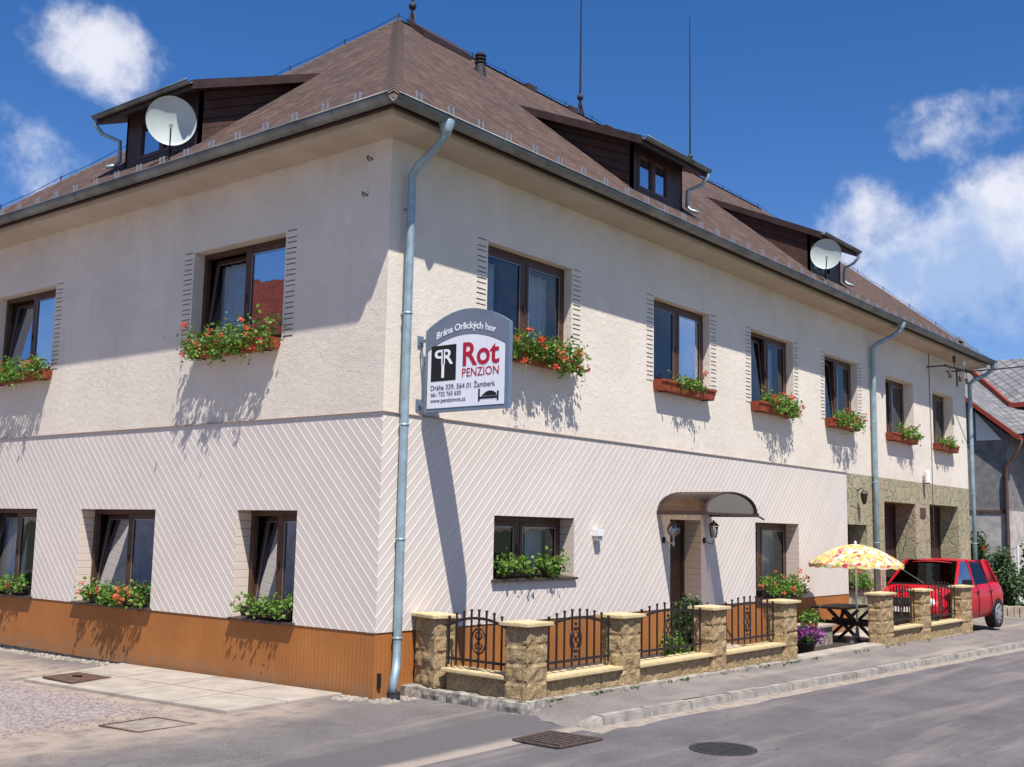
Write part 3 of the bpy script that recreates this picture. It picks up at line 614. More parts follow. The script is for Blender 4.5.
def window(side, o, w0, trims=False, tilt=(0, 0), sill=None, cur=(1, 1), split=.5, seed=0, drop=.0):
    a0, a1, z0, z1, d = o; wf = w0-d
    mb = MB(); z0f = z0; frame_bars(mb, side, a0+.003, a1-.003, z0f+.003, z1-.003, wf-.06, wf+.012, .075)
    am = a0+(a1-a0)*split; wbox(mb, side, am-.045, am+.045, wf-.06, wf+.012, z0f+.078, z1-.078)
    win = mb.build('window', M['brown'], H)
    for k, (b0, b1) in enumerate(((a0+.078, am-.045), (am+.045, a1-.078))):
        if side == 'L': k = 1-k
        tl = tilt[k]; m2 = MB(); wz = wf+.02 if not tl else wf+.005
        pt = frame_bars(m2, side, b0+.004, b1-.004, z0f+.082, z1-.082, wz-.055, wz, .062, tl); m2.build('sash', M['brown'], win, bevel=.004)
        m3 = MB(); zz0, zz1 = z0f+.082, z1-.082; m3.quad(pt(b0+.06, wz-.02, zz0+.06), pt(b1-.06, wz-.02, zz0+.06), pt(b1-.06, wz-.02, zz1-.06), pt(b0+.06, wz-.02, zz1-.06)); m3.build('pane', M['glass'], win)
        m4 = MB(); ee = .008
        for (c0, c1, e0, e1) in ((b0+.066, b0+.066+ee, zz0+.07, zz1-.07), (b1-.066-ee, b1-.066, zz0+.07, zz1-.07), (b0+.08, b1-.08, zz1-.07-ee, zz1-.07)):
            m4.hexa([pt(c0, wz+.001, e0), pt(c1, wz+.001, e0), pt(c1, wz+.003, e0), pt(c0, wz+.003, e0), pt(c0, wz+.001, e1), pt(c1, wz+.001, e1), pt(c1, wz+.003, e1), pt(c0, wz+.003, e1)])
        m4.build('glazing_seal', M['galv'], win)
    if cur[0]: curtain(side, a0+.09, a0+(a1-a0)*(.48 if cur[0] == 1 else cur[0]), z0+.1+drop, z1-.16, wf-.25, win, seed=seed)
    if cur[1]: curtain(side, a1-(a1-a0)*(.48 if cur[1] == 1 else cur[1]), a1-.09, z0+.1+drop, z1-.16, wf-.25, win, seed=seed+1)
    m5 = MB(); wbox(m5, side, am-.012, am+.012, wf+.012, wf+.03, (z0+z1)/2-.09, (z0+z1)/2+.03); m5.build('handle', M['sill'], win)
    if sill:
        m6 = MB(); e = .04; m6.hexa([wp(side, a0-e, w0+.06, z0-.035), wp(side, a1+e, w0+.06, z0-.035), wp(side, a1+e, wf+.01, z0-.015), wp(side, a0-e, wf+.01, z0-.015), wp(side, a0-e, w0+.06, z0+.0), wp(side, a1+e, w0+.06, z0+.0), wp(side, a1+e, wf+.01, z0+.03), wp(side, a0-e, wf+.01, z0+.03)])
        m6.build('sill', M['sill'], win, bevel=.004)
    if trims:
        for (c0, c1) in ((a0-.235, a0-.035), (a1+.035, a1+.235)):
            m7 = MB(); n = 10; hh = (z1-z0)/n
            for i in range(n):
                zt = z1-.005-i*hh
                if i: wbox(m7, side, c0, c1, w0+.0005, w0+.004, zt-.012, zt)
                wbox(m7, side, c0, c1, w0+.0005, w0+.004, zt-hh+.055, zt-hh+.067)
            wbox(m7, side, c0, c1, w0+.0005, w0+.004, z1-.004, z1+.008)
            m7.build('brick_trim', M['sill'], win)
    return win
for i, o in enumerate(UR): window('R', o, 0, trims=i < 4, tilt=(0, 0) if i in (0, 1) else (.10, .0), cur=((.3, .34) if i == 0 else (0, .2) if i == 1 else (.3, .25)), seed=i)
for i, o in enumerate(UL): window('L', o, 0, trims=True, tilt=(.16, 0), cur=(.35, .40), seed=i+9)
for i, o in enumerate(LL): window('L', o, T, tilt=(.2, 0), sill=True, cur=(.42, .42) if i else (.4, .3), seed=i+20)
window('R', LR[0], T, sill=True, cur=(0, .3), split=.45, seed=31); window('R', LR[2], T, sill=True, cur=(0, 1), split=.38, seed=32)
window('R', SR[0], 0, sill=True, cur=(1, 0), seed=33)
# entrance door
mb = MB(); a0, a1, z0, z1, d = LR[1]; wf = T-d
wbox(mb, 'R', a0+.003, a0+.08, wf-.05, wf, z0, z1-.003); wbox(mb, 'R', a1-.08, a1-.003, wf-.05, wf, z0, z1-.003); wbox(mb, 'R', a0+.08, a1-.08, wf-.05, wf, z1-.08, z1-.003)
wbox(mb, 'R', a0+.08, a1-.08, wf-.05, wf-.025, z0+.02, z1-.08)
for k in range(4): wbox(mb, 'R', a0+.2, a1-.2, wf-.026, wf-.012, z0+.15+k*.5, z0+.5+k*.5)
dr = mb.build('entrance_door', M['door'], H); mb = MB(); mb.tube([wp('R', a0+.16, wf+.02, 1.15), wp('R', a0+.16, wf+.06, 1.15), wp('R', a0+.28, wf+.06, 1.15)], .011); mb.build('handle', M['chrome'], dr)
mb = MB(); mb.box((7.0, -1.1, .1), (8.4, -.072, .2)); mb.build('doorstep', M['slab'], H, bevel=.01)
# cornice and eaves
EO = .56; mb = MB(); zc = 7.24
mb.hexa([(-EO+.06, -EO+.06, zc+.02), (XR+EO-.06, -EO+.06, zc+.02), (XR+EO-.06, 0, zc-.03), (0, 0, zc-.03), (-EO+.06, -EO+.06, zc+.10), (XR+EO-.06, -EO+.06, zc+.10), (XR+EO-.06, 0, zc+.1), (0, 0, zc+.1)])
mb.hexa([(-EO+.06, -EO+.06, zc+.02), (-EO+.06, WL+.5, zc+.02), (0, WL+.5, zc-.03), (0, 0, zc-.03), (-EO+.06, -EO+.06, zc+.1), (-EO+.06, WL+.5, zc+.1), (0, WL+.5, zc+.1), (0, 0, zc+.1)])
mb.build('cornice', M['cornice'], H)
# roof
e = .58; zg = 7.44; hP = 5.5; zP = 12.53; BX = 21.9; xe = XR+.58; ye = WL+.58
sl_ = (zP-zg)/(hP+e)
mb = MB(); A = Vector((-e, -e, zg)); B = Vector((xe, -e, zg)); C_ = Vector((xe, ye, zg)); D = Vector((-e, ye, zg)); P = Vector((hP, hP, zP)); Q = Vector((BX, hP, zP))
def rooff(mb, pts, ax, org):
    pts = [Vector(p) for p in pts]; nn = (pts[1]-pts[0]).cross(pts[2]-pts[0]).normalized(); ax = Vector(ax); up = nn.cross(ax).normalized()
    if up.z < 0: up = -up
    mb.quad(*pts, uv=[((p-org).dot(ax), (p-org).dot(up)) for p in pts])
rooff(mb, [A, B, Q, P], (1, 0, 0), A); rooff(mb, [D, A, P], (0, 1, 0), A); rooff(mb, [C_, D, P, Q], (1, 0, 0), D); rooff(mb, [B, C_, Q], (0, 1, 0), B)
mb.quad(A-Vector((0, 0, .02)), D-Vector((0, 0, .02)), C_-Vector((0, 0, .02)), B-Vector((0, 0, .02)), uv=[(0, 0)]*4)
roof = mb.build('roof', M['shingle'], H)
mb = MB()   # dark eaves board beneath the gutter
mb.box((-e+.02, -e+.02, 7.335), (XR+e-.02, -e+.06, 7.42)); mb.box((-e+.02, -e+.06, 7.335), (-e+.06, ye, 7.42)); mb.build('eaves_board', M['darkbrown'], roof)
mb = MB()   # hip and ridge caps: overlapping pieces
def caps(mb, a, b):
    a = Vector(a); b = Vector(b); d = b-a; n = int(d.length/.24); dn = d.normalized(); sd = dn.cross(Vector((0, 0, 1))).normalized(); up = sd.cross(dn).normalized()
    for i in range(n):
        p = a+d*(i/n); q = a+d*((i+1.15)/n); lo = .012; hi = .028
        mb.add([p-sd*.13-up*.06, p+up*hi, p+sd*.13-up*.06, q-sd*.13-up*(.06+lo), q+up*(hi-.014), q+sd*.13-up*(.06+lo)], [(0, 1, 4, 3), (1, 2, 5, 4), (0, 2, 1)], [[(i*.22, 0)]*4, [(i*.22, .0)]*4, [(0, 0)]*3])
caps(mb, A.lerp(P, .035), P); caps(mb, P, Q); caps(mb, B.lerp(Q, .035), Q); caps(mb, D, P); mb.build('ridge_caps', simple('hip_shingle', (.108, .076, .065), .9, 0, .25, 14, .4), roof)
def rz(y): return zg+sl_*(y+e)
# gutters
def gutter(mb, a, b, rad=.085, out=(0, -1, 0)):
    a = Vector(a); b = Vector(b); o = Vector(out); up = Vector((0, 0, 1)); n = 8; ring = []
    for k in range(n+1):
        t = math.pi*k/n; ring.append(o*math.cos(t)*rad-up*math.sin(t)*rad)
    vs_ = [a+q for q in ring]+[b+q for q in ring]+[a+q*.93 for q in ring]+[b+q*.93 for q in ring]; m = n+1
    mb.add(vs_, [(i, i+1, m+i+1, m+i) for i in range(n)]+[(2*m+i, 2*m+i+1, 3*m+i+1, 3*m+i) for i in range(n)]+[(0, m, 3*m, 2*m), (n, m+n, 3*m+n, 2*m+n)])
    ln = b-a; k = int(ln.length/1.0)
    mb.tube([a+o*rad+up*.004, b+o*rad+up*.004], .011, 6)
    for i in range(1, k):
        c = a+ln*(i/k); dn = ln.normalized()*.012; mb.add([c-dn+q*1.07 for q in ring]+[c+dn+q*1.07 for q in ring], [(i_, i_+1, m+i_+1, m+i_) for i_ in range(n)])
g = .10
mb = MB(); gutter(mb, (-e-g, -e-g*1, 7.42), (xe+.05, -e-g, 7.42), g); mb.build('gutter', M['gutter'], H, smooth=True)
mb = MB(); gutter(mb, (-e-g, -e-g, 7.4205), (-e-g, ye, 7.4205), g, out=(-1, 0, 0)); mb.build('gutter', M['gutter'], H, smooth=True)
# snow guards along both eaves (galvanised stirrups in pairs)
proto = None
def snow(x, y, rzz):
    global proto
    if proto is None:
        m = MB()
        for dx in (-.045, .045):
            m.box((dx-.014, -.02, 0), (dx+.014, -.003, .15)); m.box((dx-.012, -.02, .0), (dx+.012, .12, .012))
        proto = m.build('snow_guard', M['galv'], roof); o = proto
    else:
        o = proto.copy(); col.objects.link(o); o.parent = roof
    o.location = (x, y, zg+sl_*(.18)+.01); o.rotation_euler = (0, 0, rzz)
for i in range(40):
    x = .05+i*.62
    if not (6.3 < x < 8.3 or 14.0 < x < 15.9) or True: snow(x, -e+.18, 0)
for i in range(18): snow(-e+.18, .25+i*.62, R_(-90))
# dormers
def cheek_m():
    k = NT('dormer_cheek_boards'); x, y, z = k.xyz(); dd = k.math('ADD', z, k.math('MULTIPLY', k.math('ADD', x, y), -.42))
    t = k.math('FRACT', k.math('DIVIDE', k.math('ADD', dd, 50), .16)); gro = k.ramp(t, .88, .95)
    c = k.mix(k.ramp(k.noise(6, 5), .35, .7), (.065, .036, .030), (.095, .052, .042)); c = k.mix(gro, c, (.015, .01, .01)); k.bump(k.math('ADD', k.math('MULTIPLY', t, -.6), k.math('MULTIPLY', gro, -.6)), .8, .02); return k.fin(c, .85, 0, .15)
cheekmat = cheek_m()
def dormer(side, wa0, wa1, ra0, ra1, wf_, ze, zb, wb, wind, name_lbl=None):
    # shed dormer: eave at inset wf_ height ze, roof runs up to inset wb height zb
    def q(a, inn, z): return wp(side, a, -inn, z)
    k = (zb-ze)/(wb-wf_); th = .10
    mbr = MB(); pts = [q(ra0, wf_, ze), q(ra1, wf_, ze), q(ra1, wb, zb), q(ra0, wb, zb)]
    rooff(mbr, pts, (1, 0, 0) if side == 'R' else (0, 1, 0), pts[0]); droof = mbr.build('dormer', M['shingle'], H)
    m = MB(); dn = Vector((0, 0, -.004)); lo = Vector((0, 0, -.15))
    m.hexa([pts[0]+lo, pts[1]+lo, pts[2]+lo, pts[3]+lo, pts[0]+dn, pts[1]+dn, pts[2]+dn, pts[3]+dn]); m.build('dormer_fascia', M['darkbrown'], droof)
    wi = wf_+.32; zwt = ze+k*.32-.15
    # cheeks and front
    m = MB(); zr = lambda inn: zg+sl_*(inn+e)
    far = (ze-.15+k*(-wf_)-zg-sl_*e)/(sl_-k)
    for a in (wa0, wa1):
        m = MB(); m.prism([q(a, wi, zr(wi)-.05), q(a, wi, zwt), q(a, far, zr(far))], (.05, 0, 0) if side == 'R' else (0, .05, 0)); m.build('dormer_cheek', cheekmat, droof)
    pass
    m = MB(); zb0 = zr(wi)-.1; 
    o = (wa0+wind[0], wa0+wind[1], zr(wi)+.06, zwt-.12, .05)
    def fs(m): 
        As = [wa0, o[0], o[1], wa1+.05]
        for (b0, b1, c0, c1) in ((As[0], As[1], zb0, zwt), (As[2], As[3], zb0, zwt), (As[1], As[2], zb0, o[2]), (As[1], As[2], o[3], zwt)):
            m.box(q(b0, wi+.0, c0), q(b1, wi+.06, c1))
    fs(m); m.build('dormer_front', M['darkbrown'], droof)
    m = MB(); am = (o[0]+o[1])/2
    for (b0, b1) in ((o[0], am), (am, o[1])): frame_bars(m, side, b0+.002, b1-.002, o[2], o[3], -wi-.04, -wi+.01, .06)
    m.build('dormer_window', M['brown'], droof)
    m = MB(); m.quad(q(o[0], wi+.03, o[2]), q(o[1], wi+.03, o[2]), q(o[1], wi+.03, o[3]), q(o[0], wi+.03, o[3])); m.build('pane', M['glass'], droof)
    m = MB(); m.box(q(o[0], wi+.5, o[2]-.3), q(o[1], wi+.52, o[3]+.2)); m.build('dormer_backing', M['curtain'], droof)
    outv = (0, -1, 0) if side == 'R' else (-1, 0, 0)
    m = MB(); gutter(m, q(ra0, wf_-.06, ze-.03), q(ra1, wf_-.06, ze-.03), .055, outv); m.build('gutter', M['gutter'], droof, smooth=True)
    ad = ra1-.06
    m = MB(); m.tube([q(ad, wf_-.06, ze-.06), q(ad, wf_-.06, ze-.18), q(ad-.05, wf_+.05, ze-.32), q(wa1+.12, wi-.08, ze-.45), q(wa1+.12, wi-.06, zr(wi)+.12), q(wa1+.12, wi-.14, zr(wi)+.02), q(wa1+.12, wi-.30, zr(wi)-.05)], .035, 8); m.build('downpipe', M['zinc'], droof, smooth=True)
    return droof
dormer('R', 6.40, 8.12, 6.20, 8.55, .05, 9.10, 10.31, 2.85, (.18, 1.25))
dormer('R', 14.05, 15.80, 13.95, 16.15, .05, 9.10, 10.45, 3.0, (.15, 1.2))
dormer('L', 4.75, 6.80, 4.52, 7.28, .02, 9.13, 10.14, 2.64, (.35, 1.7))
# ridge details
mb = MB(); mb.hexa([(5.75, 5.0, rz(5.0)+.01), (7.3, 5.05, rz(5.05)+.01), (7.3, 5.5, zP-.02), (5.75, 5.5, zP-.02), (5.75, 4.98, rz(5)+.15), (7.3, 5.03, rz(5)+.15), (7.3, 5.5, zP+.12), (5.75, 5.5, zP+.12)]); mb.build('ridge_vent', M['darkbrown'], roof)
for x in (9.6, 11.3, 12.9, 14.6):
    mb = MB(); mb.box((x, 5.28, rz(5.28)), (x+.28, 5.50, zP-.03)); mb.build('vent_tile', M['darkbrown'], roof)
mb = MB(); p = Vector((6.55, 4.15, rz(4.15))); mb.lathe(p, [(.13, -.12), (.10, .2)], 14)
for k in range(3): mb.lathe(p+Vector((0, 0, .2+k*.075)), [(.10, 0), (.125, .012), (.10, .035)], 14)
mb.lathe(p, [(.085, .1), (.085, .42), (.03, .46)], 14); vt = mb.build('roof_vent', M['castiron'], roof)
mb = MB(); p = Vector((24.2, .1, rz(.1))); mb.box(p+Vector((-.25, -.12, 0)), p+Vector((.25, .12, .10))); mb.build('roof_flashing', M['galv'], roof)
# lightning rods
for i, (x, h) in enumerate(((5.9, 3.2), (12.0, 4.4), (17.55, 4.75))):
    t = thing('lightning_rod', ('thin dark lightning rod with glass ball on the roof peak above the corner', 'tall dark lightning rod on the ridge behind the first street dormer', 'lightning rod on the ridge behind the window dormer, its tip in view')[i], 'lightning rod', (x, 5.5, zP), group='lightning rods on the ridge')
    m = MB(); m.tube([(x, 5.5, zP-.1), (x, 5.5, zP+h*.45), (x, 5.5, zP+h)], [.028, .020, .012], 8); m.build('rod', M['iron'], t)
    m = MB(); m.lathe((x, 5.5, zP+.45), [(.02, -.09), (.07, -.05), (.085, 0), (.07, .05), (.02, .09)], 12); m.build('collar', M['castiron'], t, smooth=True)
    m = MB()
    for s in (-1, 1): m.tube([(x+s*.14, 5.5, zP-.03), (x+s*.02, 5.5, zP+.35)], .016, 6)
    m.tube([(x, 5.36, zP-.1), (x, 5.48, zP+.35)], .016, 6); m.build('brace', M['iron'], t)
mb = MB(); PG = []
def wire(a, b, n):
    a = Vector(a); b = Vector(b)
    for i in range(n):
        p = a.lerp(b, i/n)+Vector((0, 0, .10)); q = a.lerp(b, (i+1)/n)+Vector((0, 0, .10)); mm = (p+q)/2-Vector((0, 0, .03)); mb.tube([p, mm, q], .006, 4)
        PG.append((p-Vector((0, 0, .13)), p+Vector((0, 0, .03))))
wire(D, P, 8); wire(P, Q, 14); wire(Q, B, 9)
cw = mb.build('lightning_wire', M['iron'], roof); [MB().tube(list(pq), .012, 5).build('wire_peg', M['iron'], cw) for pq in PG]
# downpipes
def downpipe(x, ztop, xg=None, rad=.065, foot=True, w_=.12):
    xg = xg if xg is not None else x; m = MB()
    pts = [(xg, -e-g, 7.36), (xg, -e-g, 7.20), (xg-(xg-x)*.3, -.48, 7.02), (xg-(xg-x)*.85, -.22, 6.86), (x, -w_, 6.74), (x, -w_, 6.5), (x, -w_, 3.7)]
    if foot: pts += [(x, -w_, .75), (x, -w_, .58), (x-.06, -w_-.05, .42), (x-.13, -w_-.09, .30), (x-.15, -w_-.09, .1)]
    else: pts += [(x, -w_, -.05)]
    m.tube(pts, rad, 12); d = m.build('downpipe', M['zinc'], H, smooth=True)
    m = MB(); m.lathe((xg, -e-g, 7.26), [(.05, -.1), (.075, -.02), (.11, .10), (.10, .12)], 12); m.build('outlet', M['zinc'], d, smooth=True)
    for z in (6.3, 4.9, 3.45, 2.0, .78):
        m = MB(); m.lathe((x, -w_, z), [(rad+.006, -.014), (rad+.012, 0), (rad+.006, .014)], 12); m.box((x-.012, -w_+rad, z-.012), (x+.012, -.0, z+.012)); m.build('pipe_clamp', M['zinc'], d)
downpipe(.27, 7.3, .30, .056); downpipe(16.62, 7.3, 17.0, .06, False, .10); downpipe(24.42, 7.3, 24.86, .06, False, .10)
mb = MB(); mb.lathe((.13, -.22, .07), [(.085, -.1), (.085, .06), (.09, .08)], 14); mb.build('drain_socket', M['castiron'], H)
mb = MB(); mb.box((.02, -.06, .18), (.07, -.0345, .36)); mb.build('plinth_gap', M['black'], H)
mb = MB(); mb.tube([(21.05, -.012, 7.2), (21.05, -.012, 5.9), (21.08, -.012, 4.6), (21.05, -.012, 3.3), (21.05, -.012, 1.0)], .009, 5); mb.build('wall_cable', M['rust'], H)
for hx, hz_ in ((.35, 6.98), (.42, 6.5)):
    mb = MB(); mb.tube([(0, hx, hz_), (-.05, hx, hz_+.01), (-.07, hx+.03, hz_+.04), (-.05, hx+.06, hz_+.02), (-.02, hx+.04, hz_-.015)], .009, 6); mb.build('wall_hook', M['rust'], H)
# canopy over the door
cy0, cy1 = -T, -.98; cx0, cx1 = 6.60, 8.46; cz = 2.50; ch = .35
cn = thing('door_canopy', 'brown barrel vaulted canopy with smoked panels above the entrance door', 'canopy', (7.72, -.5, cz))
arc = []
for i in range(17): t = math.pi*i/16; arc.append((7.53-math.cos(t)*.93, cz+math.sin(t)**.9*ch))
mb = MB(); mb.add([(x, cy0, z) for x, z in arc]+[(x, cy1, z) for x, z in arc]+[(x, cy0, z+.008) for x, z in arc]+[(x, cy1, z+.008) for x, z in arc], [(i, i+1, 17+i+1, 17+i) for i in range(16)]+[(34+i, 35+i, 52+i, 51+i) for i in range(16)]); mb.build('vault_panel', M['smoke'], cn, smooth=True)
mb = MB(); mb.add([(x, cy1+.02, z) for x, z in arc], [tuple(range(17))]); mb.build('end_panel', M['smoke'], cn)
mb = MB()
for y in (cy0-.015, cy1): mb.tube([(x, y, z+.004) for x, z in arc], .018, 6)
for x in (cx0, cx1): mb.box((x-.03, cy0, cz-.05), (x+.03, cy1-.03, cz+.02))
mb.box((cx0, cy1-.02, cz-.045), (cx1, cy1+.02, cz+.0)); mb.tube([(7.53, cy0, cz+ch+.01), (7.53, cy1, cz+ch+.01)], .012, 6); mb.build('frame', M['darkbrown'], cn)
mb = MB(); mb.tube([(cx1, cy1, cz-.03), (cx1+.08, cy1-.03, cz-.05), (cx1+.18, cy1-.05, cz-.09)], .016, 6); mb.build('spout', M['darkbrown'], cn)
# wall lanterns each side of the door
for i, x in enumerate((6.80, 8.22)):
    t = thing('wall_lantern', ('globe wall lantern on a bracket left of the entrance door', 'capped wall lantern on a bracket right of the entrance door')[i], 'lantern', (x, -T, 2.0), group='lanterns by the entrance door')
    m = MB(); m.lathe((x, -T, 2.02), [(.055, 0), (.055, -.02), (.03, -.035)], 14, 'y'); m.build('wall_plate', M['iron'], t)
    m = MB(); m.tube([(x, -T-.02, 2.02), (x, -T-.12, 1.96), (x, -T-.2, 1.99), (x, -T-.2, 2.06)], .014, 8); m.tube([(x, -T-.2, 1.92), (x, -T-.2, 2.0)], .02, 8); m.build('arm', M['galv'], t)
    m = MB(); 
    if i == 0: m.lathe((x, -T-.2, 2.20), [(.03, -.12), (.09, -.08), (.115, 0), (.09, .08), (.03, .12)], 16)
    else: m.lathe((x, -T-.2, 2.19), [(.05, -.12), (.075, -.02), (.085, .08)], 14)
    m.build('shade', M['lampglass'], t, smooth=True)
    m = MB(); m.lathe((x, -T-.2, 2.16), [(.022, -.09), (.028, -.02), (.022, .05)], 10); m.build('bulb', M['porcelain'], t, smooth=True)
    m = MB(); m.lathe((x, -T-.2, 2.30), [(.10, -.02), (.07, .03), (.02, .06), (.015, .09)] if i else [(.03, 0), (.03, .03), (.01, .05)], 14); m.build('cap', M['iron'], t)
# white wall lamp, stone wall lantern, small things
t = thing('wall_spout', 'small white box vent on the diagonal siding beside the wide window', 'vent', (4.69, -T, 2.05))
m = MB(); m.box((4.63, -T, 2.07), (4.79, -T-.12, 2.18)); m.build('hood', M['white'], t, bevel=.006); m = MB(); m.box((4.65, -T-.1, 2.0), (4.77, -T, 2.07)); m.build('throat', M['galv'], t)
t = thing('wall_lantern', 'black carriage lantern on the flagstone wall beside the middle downpipe', 'lantern', (15.65, 0, 3.0))
m = MB(); m.lathe((15.65, -.18, 3.05), [(.03, -.16), (.06, -.08), (.085, .08), (.09, .09), (.04, .15), (.015, .19)], 6); m.build('lantern_body', M['iron'], t); m = MB(); m.tube([(15.65, 0, 3.2), (15.65, -.12, 3.28), (15.65, -.18, 3.22)], .014, 6); m.build('arm', M['iron'], t)
t = thing('bulkhead_lamp', 'white cylinder wall lamp above the stone cladding', 'lamp', (20.3, 0, 3.75)); m = MB(); m.lathe((20.3, -.13, 3.6), [(.075, 0), (.075, .30), (.06, .33)], 16); m.build('lamp_body', M['white'], t, smooth=False); m = MB(); m.box((20.26, -.05, 3.66), (20.34, 0, 3.8)); m.build('mount', M['galv'], t); m = MB(); m.lathe((20.3, -.13, 3.575), [(.065, 0), (.07, .024)], 16); m.build('lens', M['black'], t)
t = thing('house_number_plate', 'small brown plaque between the two dark garage openings', 'plaque', (20.2, 0, 2.8)); m = MB(); m.box((20.02, -.03, 2.68), (20.4, 0, 2.93)); m.build('plate', M['rust'], t, bevel=.006)
# insulator bracket and cable
t = thing('insulator_bracket', 'iron wall bracket with porcelain insulators holding a black cable', 'bracket', (21.6, 0, 6.9))
m = MB(); m.tube([(20.9, 0, 6.82), (20.9, -.5, 6.82)], .02, 6); m.bar((20.85, -.5, 6.82), (22.9, -.5, 6.90), .05, .05); m.tube([(22.6, 0, 6.9), (22.6, -.5, 6.89)], .02, 6); m.bar((21.9, -.5, 6.9), (21.9, -.5, 6.35), .04); m.build('crossarm', M['iron'], t)
for x, dz in ((21.3, -1), (21.7, 1), (22.2, -1), (22.55, 1), (22.8, -1)):
    s9 = .65
    m = MB(); m.tube([(x, -.5, 6.86), (x, -.5, 6.86+dz*.22)], .012, 6); m.lathe((x, -.5, 6.86+dz*.24), [(q*.75, h) for q, h in [(.035, -.09), (.07, -.05), (.045, -.02), (.075, .03), (.05, .07), (.02, .1)]], 12); m.build('insulator', M['porcelain'] if x == 22.55 else M['darkglaze'], t, smooth=True)
m = MB(); pts = []
for i in range(15):
    s_ = i/14; a = Vector((22.9, -.5, 6.9)); b = Vector((31, -5, 8.6)); p = a.lerp(b, s_); p.z -= .35*4*s_*(1-s_)*.35; pts.append(p)
m.tube(pts, .022, 6); tag(m.build('overhead_cable', M['black'], None, (22.9, -.5, 6.9)), 'black overhead cable running from the wall bracket past the grey roof', 'cable')
# satellite dishes
def dish(pos, rad, aim, label):
    t = thing('satellite_dish', label, 'satellite dish', pos, group='satellite dishes at the dormers'); pos = Vector(pos); aim = Vector(aim).normalized()
    rr = aim.cross(Vector((0, 0, 1))).normalized(); uu = rr.cross(aim)
    m = MB(); m.lathe(pos, [(rad*k, -.20*rad*(1-k*k)) for k in (.02, .2, .4, .6, .8, .93, 1.0)]+[(rad*1.015, .012), (rad*1.0, -.012)]+[(rad*k, -.20*rad*(1-k*k)-.012) for k in (.93, .6, .2)], 40, (rr, uu, aim)); m.build('reflector', M['dish'], t, smooth=True)
    foc = pos+aim*rad*1.0-uu*rad*.35
    m = MB(); m.tube([pos-uu*rad*1.0-aim*.02, pos-uu*rad*.85+aim*rad*.4, foc-uu*.03], .012, 6); m.build('feed_arm', M['iron'], t)
    m = MB(); m.tube([foc+aim*.03, foc-aim*.09], [.035, .022], 10); m.build('receiver', M['galv'], t)
    m = MB(); m.tube([pos-aim*.1-uu*rad*.1, pos-aim*.24, pos-aim*.26-uu*(rad+.35)], .024, 8); m.build('mast', M['iron'], t); return t
dish((-.05, 4.95, 8.52), .385, (-.53, -.80, -.20), 'large satellite dish in front of the side dormer window')
dish((13.98, -.05, 8.56), .34, (-.89, -.42, -.14), 'smaller satellite dish in front of the far street dormer')

# ------------------------------------------------------------------ hanging sign
SX = .64
sg = thing('hanging_sign', 'projecting guesthouse sign with arched grey top, black logo and red lettering', 'sign', (SX, -.8, 3.6))
def sp(uu_, v, d=0): return Vector((SX-d, -.14-uu_, 3.63+v))
SW, SH = 1.40, 1.08
def arcv(t, base, rise): return base+rise*(1-(2*t-1)**2)
outer = [sp(0, 0)]+[sp(SW, 0)]+[sp(SW*(1-i/20), arcv(1-i/20, SH, .23)) for i in range(21)]
mb = MB(); mb.prism([p+Vector((.04, 0, 0)) for p in outer], (-.075, 0, 0)); mb.build('frame', M['steelblue'], sg)
inn = [sp(.055, .05, .037)]+[sp(SW-.055, .05, .037)]+[sp(.055+(SW-.11)*(1-i/20), arcv(1-i/20, .80, .17), .037) for i in range(21)]
mb = MB(); mb.prism(inn, (-.004, 0, 0)); mb.build('white_panel', simple('sign_white', (.78, .80, .86), .4, 0, .03), sg)
hd = [sp(.035+(SW-.07)*(i/20), arcv(i/20, .805, .17), .037) for i in range(21)]+[sp(.035+(SW-.07)*(1-i/20), arcv(1-i/20, SH-.03, .23), .037) for i in range(21)]
mb = MB(); mb.prism(hd, (-.004, 0, 0)); mb.build('header_panel', simple('sign_slate', (.16, .19, .25), .5, 0, .08), sg)
mb = MB()
for z in (.12, .96): mb.box((SX-.02, -.0, 3.63+z-.02), (SX+.02, -.15, 3.63+z+.02)); mb.box((SX-.05, 0, 3.63+z-.07), (SX+.05, -.02, 3.63+z+.07))
mb.bar((SX, -.02, 4.45), (SX, -.12, 4.2), .02); mb.build('wall_bracket', M['steelblue'], sg)
signred = simple('sign_red', (.42, .012, .04), .5, 0, .04); signblk = simple('sign_black', (.012, .012, .016), .5, 0, .04); signgry = simple('sign_grey', (.10, .10, .13), .5, 0, .04); signwht = simple('sign_letter_white', (.85, .87, .9), .5, 0, .02)
def text(name, s, size, u0, v0, mat, d=.0435, bend=None, width=None, weight=0, shx=1.0, extr=.0015):
    cu = bpy.data.curves.new(name, 'FONT'); cu.body = s; cu.size = size; cu.extrude = extr; cu.offset = weight; cu.resolution_u = 3
    o = bpy.data.objects.new(name, cu); col.objects.link(o)
    dg_ = bpy.context.evaluated_depsgraph_get(); me = bpy.data.meshes.new_from_object(o.evaluated_get(dg_)); bpy.data.objects.remove(o)
    xs_ = [v.co.x for v in me.vertices]; x0, x1 = min(xs_), max(xs_); k = (width/(x1-x0)) if width else shx
    for v in me.vertices:
        x = (v.co.x-x0)*k; y = v.co.y; z = v.co.z
        p = sp(u0+x, v0+y, d+z)
        if bend: tt = (u0+x)/SW; p = sp(u0+x, y+arcv(tt, *bend), d+z)
        v.co = p-Vector(sg.location)
    me.materials.clear(); me.materials.append(mat); ob = bpy.data.objects.new(name, me); col.objects.link(ob); ob.parent = sg; return ob
text('lettering', 'Brána Orlických hor', .125, .20, 0, signwht, bend=(.86, .185), width=1.0, weight=.002)
text('lettering', 'Rot', .42, .66, .575, signred, width=.60, weight=.008)
text('lettering', 'PENZION', .155, .655, .43, signred, width=.60, weight=.0)
